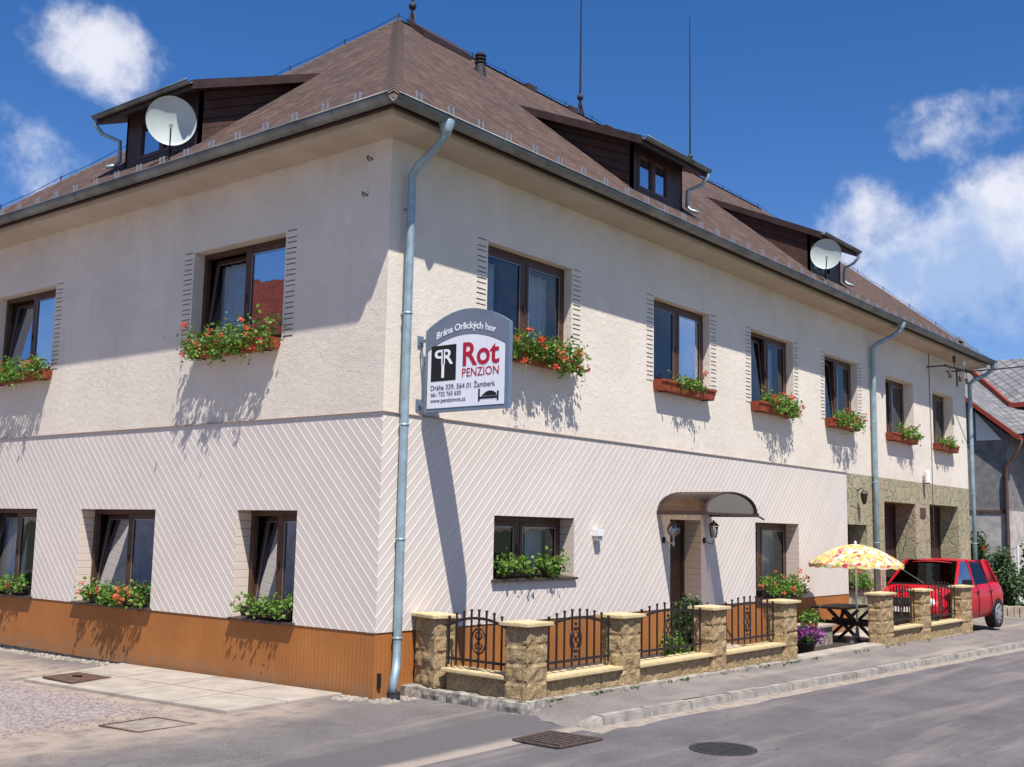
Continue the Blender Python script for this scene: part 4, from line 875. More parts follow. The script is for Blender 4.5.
text('lettering', 'Dráha 339, 564 01 Žamberk', .095, .12, .285, signgry, width=1.08)
text('lettering', 'tel.: 732 763 630', .078, .12, .205, signgry, width=.52)
text('lettering', 'www.penzionrot.cz', .075, .12, .125, signgry, width=.60)
mb = MB(); mb.box(sp(.115, .40, .0415), sp(.545, .865, .0435)); mb.build('logo_square', signblk, sg)
text('logo_letters', 'R', .28, .315, .615, signwht, d=.0445, width=.18, weight=.004)
rl = text('logo_letters', 'P', .28, 0, .615, signwht, d=.0445, width=.16, weight=.003)
for v in rl.data.vertices: v.co.y = -(v.co.y)+0
ys_ = [v.co.y for v in rl.data.vertices]; y_t = (sp(.335, 0).y-sg.location.y)
for v in rl.data.vertices: v.co.y += (y_t-min(ys_))
mb = MB(); mb.box(sp(.30, .44, .0437), sp(.345, .80, .0457)); mb.build('logo_stem', signwht, sg)
mb = MB(); mb.box(sp(.93, .10, .041), sp(.955, .26, .0445)); mb.box(sp(1.235, .10, .041), sp(1.26, .22, .0445)); mb.box(sp(.955, .13, .041), sp(1.235, .158, .0445))
mb.prism([sp(.99, .165, .041), sp(1.225, .165, .041)]+[sp(1.225-.235*i/8, .172+.055*math.sin(math.pi*min(1, i/8+.05))**.7, .041) for i in range(9)], (-.003, 0, 0)); mb.build('bed_icon', signblk, sg)

# ------------------------------------------------------------------ foliage
def leaf(mb, p, s, rg, droop=0):
    d = Vector((rg.gauss(0, 1), rg.gauss(0, 1), rg.gauss(.25, .8)-droop)).normalized(); nrm = Vector((rg.gauss(0, 1), rg.gauss(0, 1), rg.gauss(.9, .7))).normalized()
    x = d.cross(nrm)
    if x.length < .1: return
    x.normalize(); nn = x.cross(d); w_ = s*.42
    mb.add([p, p+d*s*.5+x*w_+nn*s*.12, p+d*s, p+d*s*.5-x*w_+nn*s*.12], [(0, 1, 2), (0, 2, 3)])
def flowerhead(mb, p, rad, rg, n=14):
    for _ in range(n):
        q = p+Vector((rg.gauss(0, 1), rg.gauss(0, 1), rg.gauss(0, .8))).normalized()*rad*rg.uniform(.4, 1); leaf(mb, q, rad*.8, rg)
def flower_box(side, a0, a1, w0, zb, hbox, dbox, label, leaves=600, flowers=8, cover=(0, 1), high=.22, outw=.30, hang=.2, mat='terra', seed=1, big=1.0, grp='flower boxes on the window sills'):
    rg = random.Random(seed); am = (a0+a1)/2; loc = wp(side, am, w0+dbox/2, zb); t = thing('flower_box', label, 'flower box', loc, group=grp)
    m = MB(); tp = .03
    m.hexa([wp(side, a0+tp, w0+.012, zb), wp(side, a1-tp, w0+.012, zb), wp(side, a1-tp, w0+dbox-tp, zb), wp(side, a0+tp, w0+dbox-tp, zb), wp(side, a0, w0+.01, zb+hbox), wp(side, a1, w0+.01, zb+hbox), wp(side, a1, w0+dbox, zb+hbox), wp(side, a0, w0+dbox, zb+hbox)])
    m.build('box', M[mat], t, bevel=.008)
    if mat == 'terra':
        m = MB(); wbox(m, side, a0-.008, a1+.008, w0+dbox-.004, w0+dbox+.012, zb+hbox-.035, zb+hbox+.006); m.build('rim', M[mat], t, bevel=.003)
        for a in (a0+.2, a1-.2): m = MB(); wbox(m, side, a-.015, a+.015, w0, w0+dbox+.02, zb-.014, zb-.002); m.build('bracket', M['iron'], t)
    c0 = a0+(a1-a0)*cover[0]; c1 = a0+(a1-a0)*cover[1]; m = MB(); cl = []
    nc = max(3, int((c1-c0)*7))
    for i in range(nc):
        cl.append((c0+(c1-c0)*(i+rg.uniform(.1, .9))/nc, w0+dbox*.5+rg.uniform(-.02, outw*.55), zb+hbox+rg.uniform(.0, high*.6), rg.uniform(.08, .15)*big))
        if rg.random() < .6: cl.append((c0+(c1-c0)*(i+rg.uniform(.1, .9))/nc, w0+dbox+rg.uniform(.0, outw*.5), zb+hbox-rg.uniform(.0, hang*.7), rg.uniform(.05, .10)*big))
    for i in range(leaves):
        a, ww, z, s = cl[rg.randrange(len(cl))]
        p = wp(side, a+rg.gauss(0, s*.8), max(w0+.02, ww+rg.gauss(0, s*.6)), z+rg.gauss(0, s*.55)); leaf(m, p, rg.uniform(.035, .075), rg, .1)
    stems = []
    for i in range(max(3, nc)):   # stems that reach up and out
        a = rg.uniform(c0, c1); tp_ = wp(side, a+rg.gauss(0, .07), w0+dbox*.5+rg.uniform(.05, outw+.08), zb+hbox+rg.uniform(-.05, high+.08)); b = wp(side, a, w0+dbox*.5, zb+hbox-.01)
        m.tube([b, (b+tp_)/2+Vector((0, 0, .04)), tp_], .004, 3, cap=False); stems.append(tp_)
        for k in range(7): leaf(m, b.lerp(tp_, rg.uniform(.4, 1))+Vector((rg.gauss(0, .02), rg.gauss(0, .02), 0)), rg.uniform(.03, .06), rg)
    if hang > .1:
        for i in range(int(nc*1.1)):
            a = rg.uniform(c0, c1); b = wp(side, a, w0+dbox, zb+hbox); e_ = wp(side, a+rg.gauss(0, .05), w0+dbox+rg.uniform(.02, .16), zb+hbox-rg.uniform(.1, hang+.12))
            m.tube([b, (b+e_)/2+(wp(side, 0, .05, 0)), e_], .004, 3, cap=False)
            for k in range(9): leaf(m, b.lerp(e_, rg.random())+Vector((rg.gauss(0, .02), rg.gauss(0, .02), 0)), rg.uniform(.03, .055), rg, .5)
    fo = m.build('foliage', M['leaf'], t)
    for i in range(flowers):
        mf_ = MB(); p = stems[i % len(stems)] if i % 3 == 0 else wp(side, rg.uniform(c0, c1), w0+dbox*.5+rg.uniform(.05, outw), zb+hbox+rg.uniform(-hang*.7, high))
        flowerhead(mf_, p, rg.uniform(.035, .062), rg); mf_.build('flower', M['petal'], fo)
    return t
hb = .16
flower_box('L', 2.05, 3.98, 0, 4.58, hb, .20, 'terracotta flower box with trailing red geraniums, upper side window by the corner', 1300, 22, (0, 1), .26, .34, .26, seed=11, big=1.25)
flower_box('L', 8.1, 10.0, 0, 4.58, hb, .20, 'terracotta flower box with geraniums, upper side window at the left edge', 1100, 14, (0, 1), .24, .3, .22, seed=12, big=1.1)
flower_box('R', 2.25, 4.02, 0, 4.58, hb, .20, 'overflowing red geranium box behind the hanging sign', 1700, 42, (0, 1), .22, .30, .30, seed=13, big=1.2)
flower_box('R', 6.50, 8.42, 0, 4.585, .19, .21, 'long red box with one small green clump, second upper street window', 420, 2, (.30, .72), .16, .18, .08, seed=14)
flower_box('R', 10.2, 11.98, 0, 4.585, .19, .21, 'flower box with dense geraniums, third upper street window from the corner', 1100, 14, (.2, 1), .18, .3, .24, seed=15, big=1.1)
flower_box('R', 13.85, 15.5, 0, 4.585, .19, .21, 'flower box spilling to the right beside the middle downpipe', 1000, 9, (.15, 1), .2, .34, .24, seed=16, big=1.1)
flower_box('R', 17.6, 19.5, 0, 4.56, .19, .21, 'red flower box with yellow green plants, window right of the middle downpipe', 600, 3, (.25, 1), .26, .22, .05, seed=17)
flower_box('R', 21.2, 22.9, 0, 4.56, .19, .21, 'small red flower box at the last upper window near the house end', 450, 1, (.05, .85), .22, .18, .03, seed=18)
lg = 'flower boxes on the ground floor sills'
flower_box('L', 1.58, 2.62, -.10, .90, .13, .17, 'dark window box with low green plants, ground floor window by the corner', 420, 0, (0, 1), .13, .18, .05, 'darkbox', 21, grp=lg)
flower_box('L', 4.85, 6.55, -.06, .90, .12, .17, 'dark window box with red geraniums above the orange plinth', 780, 13, (0, 1), .17, .2, .10, 'darkbox', 22, 1.0, lg)
flower_box('L', 8.4, 10.3, -.08, .90, .12, .17, 'dark window box of green plants, ground floor window at the left edge', 650, 3, (0, 1), .17, .2, .08, 'darkbox', 23, 1.1, lg)
flower_box('R', 2.30, 3.85, -.12, 1.48, .12, .17, 'dark window box of green leaves in the wide low window', 750, 0, (0, 1), .16, .2, .08, 'darkbox', 24, grp=lg)
flower_box('R', 10.45, 12.2, -.06, .93, .12, .17, 'window box with orange geraniums right of the entrance door', 1100, 16, (0, 1), .30, .3, .1, 'darkbox', 25, 1.2, lg)
flower_box('R', 15.1, 16.2, -.14, .95, .12, .17, 'window box of green plants in the flagstone wall under the parasol', 700, 1, (0, 1), .34, .22, .05, 'darkbox', 26, 1.2, lg)
# shrubs
def shrub(name, label, cat, x, y, z, rad, h, nleaf, mat, seed, size=.06, cone=False, trunk=True, grp=None):
    rg = random.Random(seed); t = thing(name, label, cat, (x, y, z), group=grp); m = MB(); b = Vector((x, y, z)); st = MB(); cl = []
    for i in range(int(8+h*9)):
        k = rg.uniform(.12, 1); rr = rad*(1-k*.85 if cone else math.sin(math.pi*min(.98, k*.75+.2)))*rg.uniform(.2, 1); th = rg.uniform(0, 6.283)
        c = b+Vector((math.cos(th)*rr, math.sin(th)*rr, h*k)); cl.append(c)
        st.tube([b+Vector((rg.gauss(0, .02), rg.gauss(0, .02), 0)), b.lerp(c, .5)+Vector((0, 0, h*.06)), c], [.015, .01, .004], 4, cap=False)
    for i in range(nleaf):
        c = cl[rg.randrange(len(cl))]; s = rad*.22; leaf(m, c+Vector((rg.gauss(0, s), rg.gauss(0, s), rg.gauss(0, s))), rg.uniform(.6, 1.3)*size, rg)
    st.build('stems', M['wood'], t); return t, m.build('foliage', M[mat], t)
shrub('climbing_plant', 'leafy dark climber growing behind the fence in front of the door', 'climbing plant', 5.35, -1.45, .14, .36, .98, 2200, 'leafd', 41, .06)
shrub('climbing_plant', 'low bright green plant behind the third iron panel', 'plant', 4.75, -1.5, .14, .30, .45, 1200, 'leaf', 42, .055)
shrub('shrub', 'tall loose conifer beside the far house corner pipe', 'shrub', 26.4, .45, -.05, .55, 2.3, 2200, 'conifer', 43, .10, True)
shrub('shrub', 'dark dense conifer behind the red car', 'shrub', 26.9, -.2, -.05, .62, 1.6, 3600, 'conifer', 44, .10)
shrub('shrub', 'dark bush at the right edge beyond the fence post', 'shrub', 28.9, -.75, -.05, .6, 2.2, 2600, 'leafd', 45, .10)
shrub('shrub', 'small green plants between fence pillars in front of the car', 'plant', 15.3, -1.55, .02, .3, .45, 900, 'leafd', 46, .06)
t, fo = shrub('rose_bush', 'slender rose bush with one red bloom above the car roof', 'rose bush', 25.4, -.05, -.05, .3, 2.0, 600, 'leafd', 47, .09)
m = MB(); flowerhead(m, Vector((25.4, -.05, 1.85)), .09, random.Random(5), 30); m.build('flower', M['petal'], fo)
# tufts and stones at the walls
rg = random.Random(77); m = MB()
for i in range(150):
    a = rg.choice([(rg.uniform(.1, 9.5), 'L'), (rg.uniform(.6, 17), 'F')])
    if a[1] == 'L':
        if rg.random() < .6: continue
        p = Vector((-.10-abs(rg.gauss(0, .03)), a[0], zfore(-.1, a[0])))
    else: p = Vector((a[0], -2.15-abs(rg.gauss(0, .03)), zfence(a[0])-.01))
    if rg.random() < .5: continue
    for k in range(5): leaf(m, p+Vector((rg.gauss(0, .03), rg.gauss(0, .015), .0)), rg.uniform(.015, .05), rg, -1)
tag(m.build('grass_tufts', M['leafd']), 'sparse weeds growing along the foot of the walls', 'weeds', kind='stuff')
m = MB()
def pebble(m, p, s, rg):
    q = [Vector((rg.uniform(.6, 1)*dx, rg.uniform(.6, 1)*dy, rg.uniform(.5, .9)*dz))*s for dx, dy, dz in ((-1, -1, -.3), (1, -1, -.3), (1, 1, -.3), (-1, 1, -.3), (-.7, -.7, .7), (.7, -.7, .7), (.7, .7, .7), (-.7, .7, .7))]; m.hexa([p+v for v in q])
for i in range(420): y = rg.uniform(4.8, 10) if rg.random() < .8 else rg.uniform(.0, .4); x = -.1-abs(rg.gauss(.08, .07)); pebble(m, Vector((x, y, zfore(x, y)+.01)), rg.uniform(.012, .045), rg)
for i in range(120): x = rg.uniform(-.25, .35); y = rg.uniform(-.42, -.12); pebble(m, Vector((x, y, zfore(x, y)+.01)), rg.uniform(.01, .035), rg)
tag(m.build('white_stones', M['slab']), 'loose pale stones lying along the foot of the plinth', 'stones', kind='stuff')
m = MB()
for i in range(5200):
    x = rg.uniform(-5.2, -2.05); y = rg.uniform(1.0, 8)
    if x < -9.9+(y+10)*.0: continue
    pebble(m, Vector((x, y, zfore(x, y)+.008)), rg.uniform(.008, .020), rg)
for i in range(900): x = rg.uniform(-3.5, .2); y = rg.uniform(-1.6, 1.0); pebble(m, Vector((x, y, zfore(x, y)+.006)), rg.uniform(.003, .007), rg)
tag(m.build('gravel', simple('pink_gravel', (.27, .21, .20), .95, 0, .45, 20, .3)), 'pinkish loose gravel spread over the side lane', 'gravel', kind='stuff')

# ------------------------------------------------------------------ stone and iron fences
def pillar(parent, x0, x1, y0, y1, zb, zt, seed, rot=None):
    m = MB(); n = 4; hh = (zt-.06-zb)/n
    for i in range(n):
        i0 = .004; m.rough((x0+i0, y0+i0, zb+i*hh+.004), (x1-i0, y1-i0, zb+(i+1)*hh-.002), .018, .035, seed+i, rot)
    if rot: m.rough((x0+.004, y0+.004, zb), (x1-.004, y1-.004, zt-.06), 0, 5, 0, rot)
    else: m.box((x0+.004, y0+.004, zb), (x1-.004, y1-.004, zt-.06))
    p = m.build('pillar', M['split'], parent)
    c = MB(); e_ = .055; q = [(x0-e_, y0-e_), (x1+e_, y0-e_), (x1+e_, y1+e_), (x0-e_, y1+e_)]; cx, cy = (x0+x1)/2, (y0+y1)/2
    V = [Vector((x, y, zt-.055)) for x, y in q]+[Vector((x, y, zt-.012)) for x, y in q]+[Vector((cx, cy, zt+.015))]
    if rot: V = [rot @ v for v in V]
    c.add(V, [(3, 2, 1, 0), (0, 1, 5, 4), (1, 2, 6, 5), (2, 3, 7, 6), (3, 0, 4, 7), (4, 5, 8), (5, 6, 8), (6, 7, 8), (7, 4, 8)]); c.build('cap', M['cap'], p, bevel=.007)
    return p
def panel(parent, a, b, z0, z1, rise, n):
    a = Vector(a+(0,)); b = Vector(b+(0,)); m = MB(); d = b-a
    def tz(t): return z1-rise*(2*t-1)**2
    top = [a+d*t+Vector((0, 0, tz(t))) for t in [i/16 for i in range(17)]]
    for i in range(16): m.bar(top[i], top[i+1], .018, .032)
    zb = z0+.09; m.bar(a+Vector((0, 0, zb)), b+Vector((0, 0, zb)), .018, .032); bb = MB(); fin = MB()
    for i in range(n):
        t = (i+.25)/(n-.5); p = a+d*t; c_ = abs(t-.5) < .5/n
        bb.bar(p+Vector((0, 0, z0+.012)), p+Vector((0, 0, tz(t)+.075)), .019); fin.lathe(p+Vector((0, 0, tz(t)+.085)), [(.008, -.02), (.012, -.008), (.021, .006), (.019, .018), (.008, .026)], 8)
    dn = d.normalized(); c = a+d*.5; zm = zb+(z1-zb)*.47; orn = MB()
    ring = [c+dn*math.cos(t)*.115+Vector((0, 0, zm+math.sin(t)*.15)) for t in [2*math.pi*i/24 for i in range(24)]]; orn.tube(ring, .012, 6, closed=True)
    for s in (-1, 1):
        for s2 in (-1, 1):
            orn.tube([c+Vector((0, 0, zm)), c+dn*s*.055+Vector((0, 0, zm+s2*.055)), c+dn*s*.03+Vector((0, 0, zm+s2*.10))], .011, 5); continue
            sp_ = [c+dn*s*(.012+.042*(1-math.cos(k*.75)))+Vector((0, 0, zm+s2*(.02+.105*k/6*(1-.3*math.sin(k*.7))))) for k in range(7)]; orn.tube(sp_, .007, 5)
            sp_ = [c+dn*s*(.085-.03*math.cos(k*.9))+Vector((0, 0, zm+s2*(.015+.03*math.sin(k*.9)))) for k in range(6)]; orn.tube(sp_, .009, 5)
    for dz in (-.20, -.13, .13, .20, .27): orn.lathe(c+Vector((0, 0, zm+dz)), [(.008, -.022), (.026, 0), (.008, .022)], 8)
    p = m.build('iron_panel', M['iron'], parent); bb.build('bars', M['iron'], p); fin.build('finials', M['iron'], p, smooth=True); orn.build('scroll_ornament', M['iron'], p, smooth=True)
def lowwall(parent, x0, x1, y0, y1, zb, zt, seed):
    m = MB(); n = max(1, round((x1-x0)/.42)); w_ = (x1-x0)/n
    zm = zb+(zt-.05-zb)*.55
    for i in range(n): m.rough((x0+i*w_+.003, y0, zb), (x0+(i+1)*w_-.003, y1, zt-.05), .014, .045, seed+i)
    p = m.build('low_wall', M['split'], parent)
    c = MB(); c.box((x0-.03, y0-.07, zt-.05), (x1+.03, y1+.05, zt)); bmk = c.build('coping', M['cap'], p, bevel=.012)
ZT = 1.085
F1 = thing('garden_fence', 'ochre stone pillar fence with iron panels in front of the entrance', 'fence', (.6, -1.9, .1), group='stone pillar fences along the pavement')
rot1 = Matrix.Translation((.70, -.36, 0)) @ Matrix.Rotation(R_(-17), 4, 'Z')
pillar(F1, -.15, .15, -.24, .24, .19, ZT, 1, rot1)
FX = [(.44, .84), (2.44, 2.90), (4.86, 5.30), (7.28, 7.78)]
for i, (x0, x1) in enumerate(FX): pillar(F1, x0, x1, -2.03, -1.70, zfence(x0)-.02 if i else .18, ZT, 10*i+3)
# first side segment
m = MB(); rotw = Matrix.Translation((.66, -1.2, 0)) @ Matrix.Rotation(R_(-4), 4, 'Z'); 
for i in range(2): m.rough((-.11, -.52+i*.52+.003, .17), (.11, i*.52-.003, .40), .014, .045, i, rotw)
lw = m.build('low_wall', M['split'], F1)
c = MB(); vv = [rotw @ Vector(q) for q in ((-.19, -.50, .40), (.17, -.50, .40), (.17, .56, .40), (-.19, .56, .40), (-.19, -.50, .445), (.17, -.50, .445), (.17, .56, .445), (-.19, .56, .445))]; c.hexa(vv); c.build('coping', M['cap'], lw, bevel=.01)
panel(F1, (.62, -.64), (.58, -1.69), .47, 1.07, .12, 9)
for i in range(3):
    x0, x1 = FX[i][1], FX[i+1][0]; lowwall(F1, x0, x1, -1.98, -1.76, zfence(x0)-.03, .43-.012*i, 50+i)
    panel(F1, (x0+.03, -1.87), (x1-.03, -1.87), .47-.012*i, 1.075, .13, 10)
m = MB()
for i in range(18):
    x0 = .42+i*.45; x1 = x0+.44
    if i == 0:
        for j in range(5): m.rough((.36+.02*j, -2.10+j*.42, -.05), (.95, -1.69+j*.42, .180-.004*(j % 2)), .014, .06, 90+j)
    m.rough((x0-.01, -2.10, -.1), (x1+.02, -1.6, zfence(x0)+.012-.006*(i % 2)), .010, .07, 100+i)
m.build('rubble_footing', M['rubble'], F1)
F2 = thing('garden_fence', 'short ochre stone and iron fence in front of the red car', 'fence', (12, -1.9, 0), group='stone pillar fences along the pavement')
GX = [(11.55, 12.25), (13.88, 14.45), (16.58, 17.36)]
for i, (x0, x1) in enumerate(GX): pillar(F2, x0, x1, -2.03, -1.78, zfence(x0)-.04, 1.075, 10*i+203)
for i in range(2):
    x0, x1 = GX[i][1], GX[i+1][0]; lowwall(F2, x0, x1, -1.99, -1.80, zfence(x0)-.05, .36-.03*i, 250+i); panel(F2, (x0+.03, -1.9), (x1-.03, -1.9), .40-.03*i, 1.075, .13, 10)
# entrance step between the fences
m = MB(); m.box((7.80, -2.12, .02), (11.5, -1.72, .12)); st = m.build('entrance_step', M['slab'], None, (9.7, -1.9, .02), bevel=.012); tag(st, 'long pale stone step in the gap between the fences', 'step')
# low stone block and pots in the gap
t = thing('stone_block', 'low concrete block with a pale slab top behind the entrance gap', 'stone block', (11.1, -.7, .0)); m = MB(); m.box((10.6, -1.0, .0), (11.7, -.6, .36)); m.build('block', M['rubble'], t, bevel=.01); m = MB(); m.box((10.5, -1.05, .362), (11.8, -.45, .41)); m.build('slab_top', M['slab'], t, bevel=.008)
def pot(x, y, z, rad, h, label, lmat, fmat, seed, nf):
    rg = random.Random(seed); t = thing('flower_pot', label, 'flower pot', (x, y, z)); m = MB(); m.lathe((x, y, z), [(rad*.65, 0), (rad*.95, h*.85), (rad*1.08, h*.86), (rad*1.08, h), (rad*.9, h), (rad*.85, h*.9)], 20); m.build('pot', M['clay'] if h > .4 else M['darkbox'], t, smooth=False)
    m = MB(); 
    for i in range(360): s = rad*.62; leaf(m, Vector((x+rg.gauss(0, s), y+rg.gauss(0, s), z+h+abs(rg.gauss(0, s)))), .06, rg)
    fo = m.build('foliage', M[lmat], t)
    for i in range(nf): m = MB(); th = rg.uniform(0, 6.28); q = rad*rg.uniform(.2, 1.6); flowerhead(m, Vector((x+math.cos(th)*q, y+math.sin(th)*q, z+h+rg.uniform(.03, rad*1.1))), .085, rg, 16); m.build('flower', M[fmat], fo)
pot(9.55, -1.38, .02, .19, .22, 'dark pot of purple petunias in the entrance gap', 'leafd', 'purple', 61, 26)
pot(10.3, -1.15, .02, .13, .50, 'clay pot with a bushy green plant beside the petunias', 'leaf', 'petal', 62, 0)
# picnic table and parasol
t = thing('garden_table', 'dark timber garden table with crossed legs under the parasol', 'table', (12.2, -1.0, .015))
m = MB()
for i in range(5): y = -1.32+i*.15; m.box((11.85, y+.1, .69), (13.2, y+.235, .73))
m.build('tabletop', M['wood'], t, bevel=.006)
for x in (12.25, 12.95):
    for s in (-1, 1): m = MB(); m.bar((x+s*.02, -1.0-s*.30, .67), (x+s*.02, -1.0+s*.40, .02), .045, .10, (1, 0, 0)); m.build('leg', M['wood'], t)
    m = MB(); m.bar((x+.05, -1.55, .40), (x+.05, -.45, .40), .04, .09); m.build('crossbeam', M['wood'], t)
m = MB(); m.bar((12.1, -1.0, .45), (12.3, -1.0, .68), .04, .07); m.bar((12.7, -1.0, .45), (12.2, -1.0, .68), .04, .07); m.build('brace', M['wood'], t)
ux, uy = 12.42, -1.22
t = thing('parasol', 'round parasol with yellow, orange and red flower print over the table', 'parasol', (ux, uy, .0))
m = MB(); n = 8; R0 = .93; zr_, zt_ = 1.60, 1.99
rings = []; vs_ = []
for k in range(7):
    q = k/6
    for j in range(n*4):
        a = 2*math.pi*(j+2)/(n*4); fold = abs(((j % 4)-2)/2); rr = R0*q*(1-.035*(1-fold)*q); vs_.append((ux+math.cos(a)*rr, uy+math.sin(a)*rr, zt_-(zt_-zr_)*q**1.8-.02*(1-fold)*q))
for j in range(n*4): a = 2*math.pi*(j+2)/(n*4); fold = abs(((j % 4)-2)/2); rr = R0*(1.005-.035*(1-fold)); vs_.append((ux+math.cos(a)*rr, uy+math.sin(a)*rr, zr_-.07-.03*(j % 2)))
m.add(vs_, [(k*32+j, k*32+(j+1) % 32, (k+1)*32+(j+1) % 32, (k+1)*32+j) for k in range(7) for j in range(32)]); m.build('canopy', M['parasol'], t)
m = MB(); m.tube([(ux, uy, .05), (ux, uy, zt_+.02)], .021, 10); m.build('pole', M['white'], t)
m = MB(); m.lathe((ux, uy, zt_+.03), [(.02, -.03), (.028, 0), (.02, .02), (.008, .035)], 10); m.build('finial', M['white'], t)
for j in range(n): m = MB(); a = 2*math.pi*(j*4+0)/(32)+R_(0); m.tube([(ux, uy, zt_-.04), (ux+math.cos(a)*.5, uy+math.sin(a)*.5, zt_-.14), (ux+math.cos(a)*.89, uy+math.sin(a)*.89, zr_+.0)], .007, 5); m.build('rib', M['galv'], t)
m = MB(); m.lathe((ux, uy, .015), [(.22, 0), (.22, .08), (.05, .1), (.03, .3)], 18); m.build('base', M['slab'], t)

# ------------------------------------------------------------------ red car
S = 1.15; head = R_(2.6)
cp = Vector((18.40, -.93, -.02)); ca = thing('parked_car', 'red five door hatchback parked behind the stone fence', 'car', cp)
cc_, cs_ = math.cos(head), math.sin(head)
def cpt(x, y, z): x, y, z = x*S, y*S, z*S; return cp+Vector((-cc_*x-cs_*y, cs_*x-cc_*y, z))
# body lofted along its length; x forward
st_ = [(-1.90, .40, .80, .66, .60), (-1.84, .26, .94, .78, .70), (-1.5, .22, .97, .84, .75), (-1.0, .20, .965, .85, .77), (-.2, .19, .95, .85, .77), (.5, .19, .94, .85, .77), (.85, .20, .925, .84, .75), (1.2, .20, .83, .80, .68), (1.6, .22, .75, .76, .62), (1.78, .25, .66, .68, .56), (1.86, .36, .58, .58, .50)]
mb = MB(); vs_ = []; npt = 0
for (x, zb, zt, hw, ht_) in st_:
    ring = [(0, zb), (hw*.75, zb), (hw*.96, zb+.06), (hw, zb+(zt-zb)*.45), (hw*.985, zb+(zt-zb)*.72), (ht_+.02, zt-.025), (ht_*.8, zt+.006), (0, zt+.02)]
    full = ring+[(-a, b) for a, b in ring[-2:0:-1]]; npt = len(full); vs_ += [cpt(x, a, b) for a, b in full]
fs = [(i*npt+j, i*npt+(j+1) % npt, (i+1)*npt+(j+1) % npt, (i+1)*npt+j) for i in range(len(st_)-1) for j in range(npt)]+[tuple(range(npt))[::-1], tuple((len(st_)-1)*npt+j for j in range(npt))]
mb.add(vs_, fs); body = mb.build('body', M['car'], ca, smooth=True, sub=2)
# greenhouse: roof and pillars (glass inset)
Gb = {'ws': (.92, .70), 'b1': (-.02, .745), 'b2': (-.98, .735), 'rr': (-1.72, .66)}; zb_ = .92; zr2 = 1.42
Gt = {'ws': (.26, .55), 'b1': (-.10, .58), 'b2': (-.95, .57), 'rr': (-1.42, .51)}
rows = ['ws', 'b1', 'b2', 'rr']
mb = MB(); vs_ = []; rst = [(.31, 1.385, .55), (.26, 1.405, .565), (-.05, 1.445, .59), (-.5, 1.455, .60), (-1.0, 1.44, .595), (-1.38, 1.405, .56), (-1.50, 1.35, .53)]
for (x, z, hw) in rst:
    for k9 in range(11): s9 = k9/5-1; vs_.append(cpt(x, s9*hw, z-.035*s9*s9-(.045 if abs(s9) == 1 else 0)))
mb.add(vs_, [(i9*11+k9, i9*11+k9+1, (i9+1)*11+k9+1, (i9+1)*11+k9) for i9 in range(len(rst)-1) for k9 in range(10)])
rfp = mb.build('roof_panel', M['car'], ca, smooth=True, sub=1)
mb = MB()
for s in (-1, 1):
    for k in rows:
        mb = MB(); th = .055 if k in ('ws', 'rr') else .05; a = cpt(Gb[k][0], s*Gb[k][1], zb_-.03); b = cpt(Gt[k][0], s*Gt[k][1], zr2); mb.bar(a, b, th*S*(1.9 if k == 'rr' else 1), .05); mb.build('window_pillar', M['car'], ca, bevel=.008)
mb = MB(); mb.bar(cpt(*Gb['ws'][:1], -.68, zb_), cpt(Gb['ws'][0], .68, zb_), .04, .04); mb.build('scuttle', M['darkbox'], ca)
def cq(name, p, m_='carglass'): m = MB(); m.quad(*p); return m.build(name, M[m_], ca)
for s in (-1, 1):
    mb = MB(); mb.hexa([cpt(-.98, s*.735, zb_-.03), cpt(-1.74, s*.67, zb_-.03), cpt(-1.70, s*.60, zb_-.03), cpt(-.98, s*.69, zb_-.03), cpt(-.95, s*.585, zr2), cpt(-1.44, s*.525, zr2), cpt(-1.40, s*.46, zr2), cpt(-.95, s*.54, zr2)]); mb.build('rear_quarter', M['car'], ca, bevel=.03, smooth=True)
cq('windscreen', [cpt(.91, -.67, zb_+.005), cpt(.91, .67, zb_+.005), cpt(.23, .52, zr2-.005), cpt(.23, -.52, zr2-.005)])
cq('rear_window', [cpt(-1.65, -.65, zb_+.01), cpt(-1.65, .65, zb_+.01), cpt(-1.33, .51, zr2), cpt(-1.33, -.51, zr2)])
for s in (-1, 1):
    for k1, k2 in (('ws', 'b1'), ('b1', 'b2')): cq('side_window', [cpt(Gb[k1][0], s*(Gb[k1][1]+.004), zb_), cpt(Gb[k2][0], s*(Gb[k2][1]+.004), zb_), cpt(Gt[k2][0], s*(Gt[k2][1]+.004), zr2-.02), cpt(Gt[k1][0], s*(Gt[k1][1]+.004), zr2-.02)])
mb = MB()
for s in (-.36, .36):
    mb.hexa([cpt(.1, s-.22, .5), cpt(.1, s+.22, .5), cpt(-.1, s+.22, .5), cpt(-.1, s-.22, .5), cpt(-.05, s-.2, 1.2), cpt(-.05, s+.2, 1.2), cpt(-.2, s+.2, 1.2), cpt(-.2, s-.2, 1.2)])
mb.build('seats', M['black'], ca, bevel=.03)
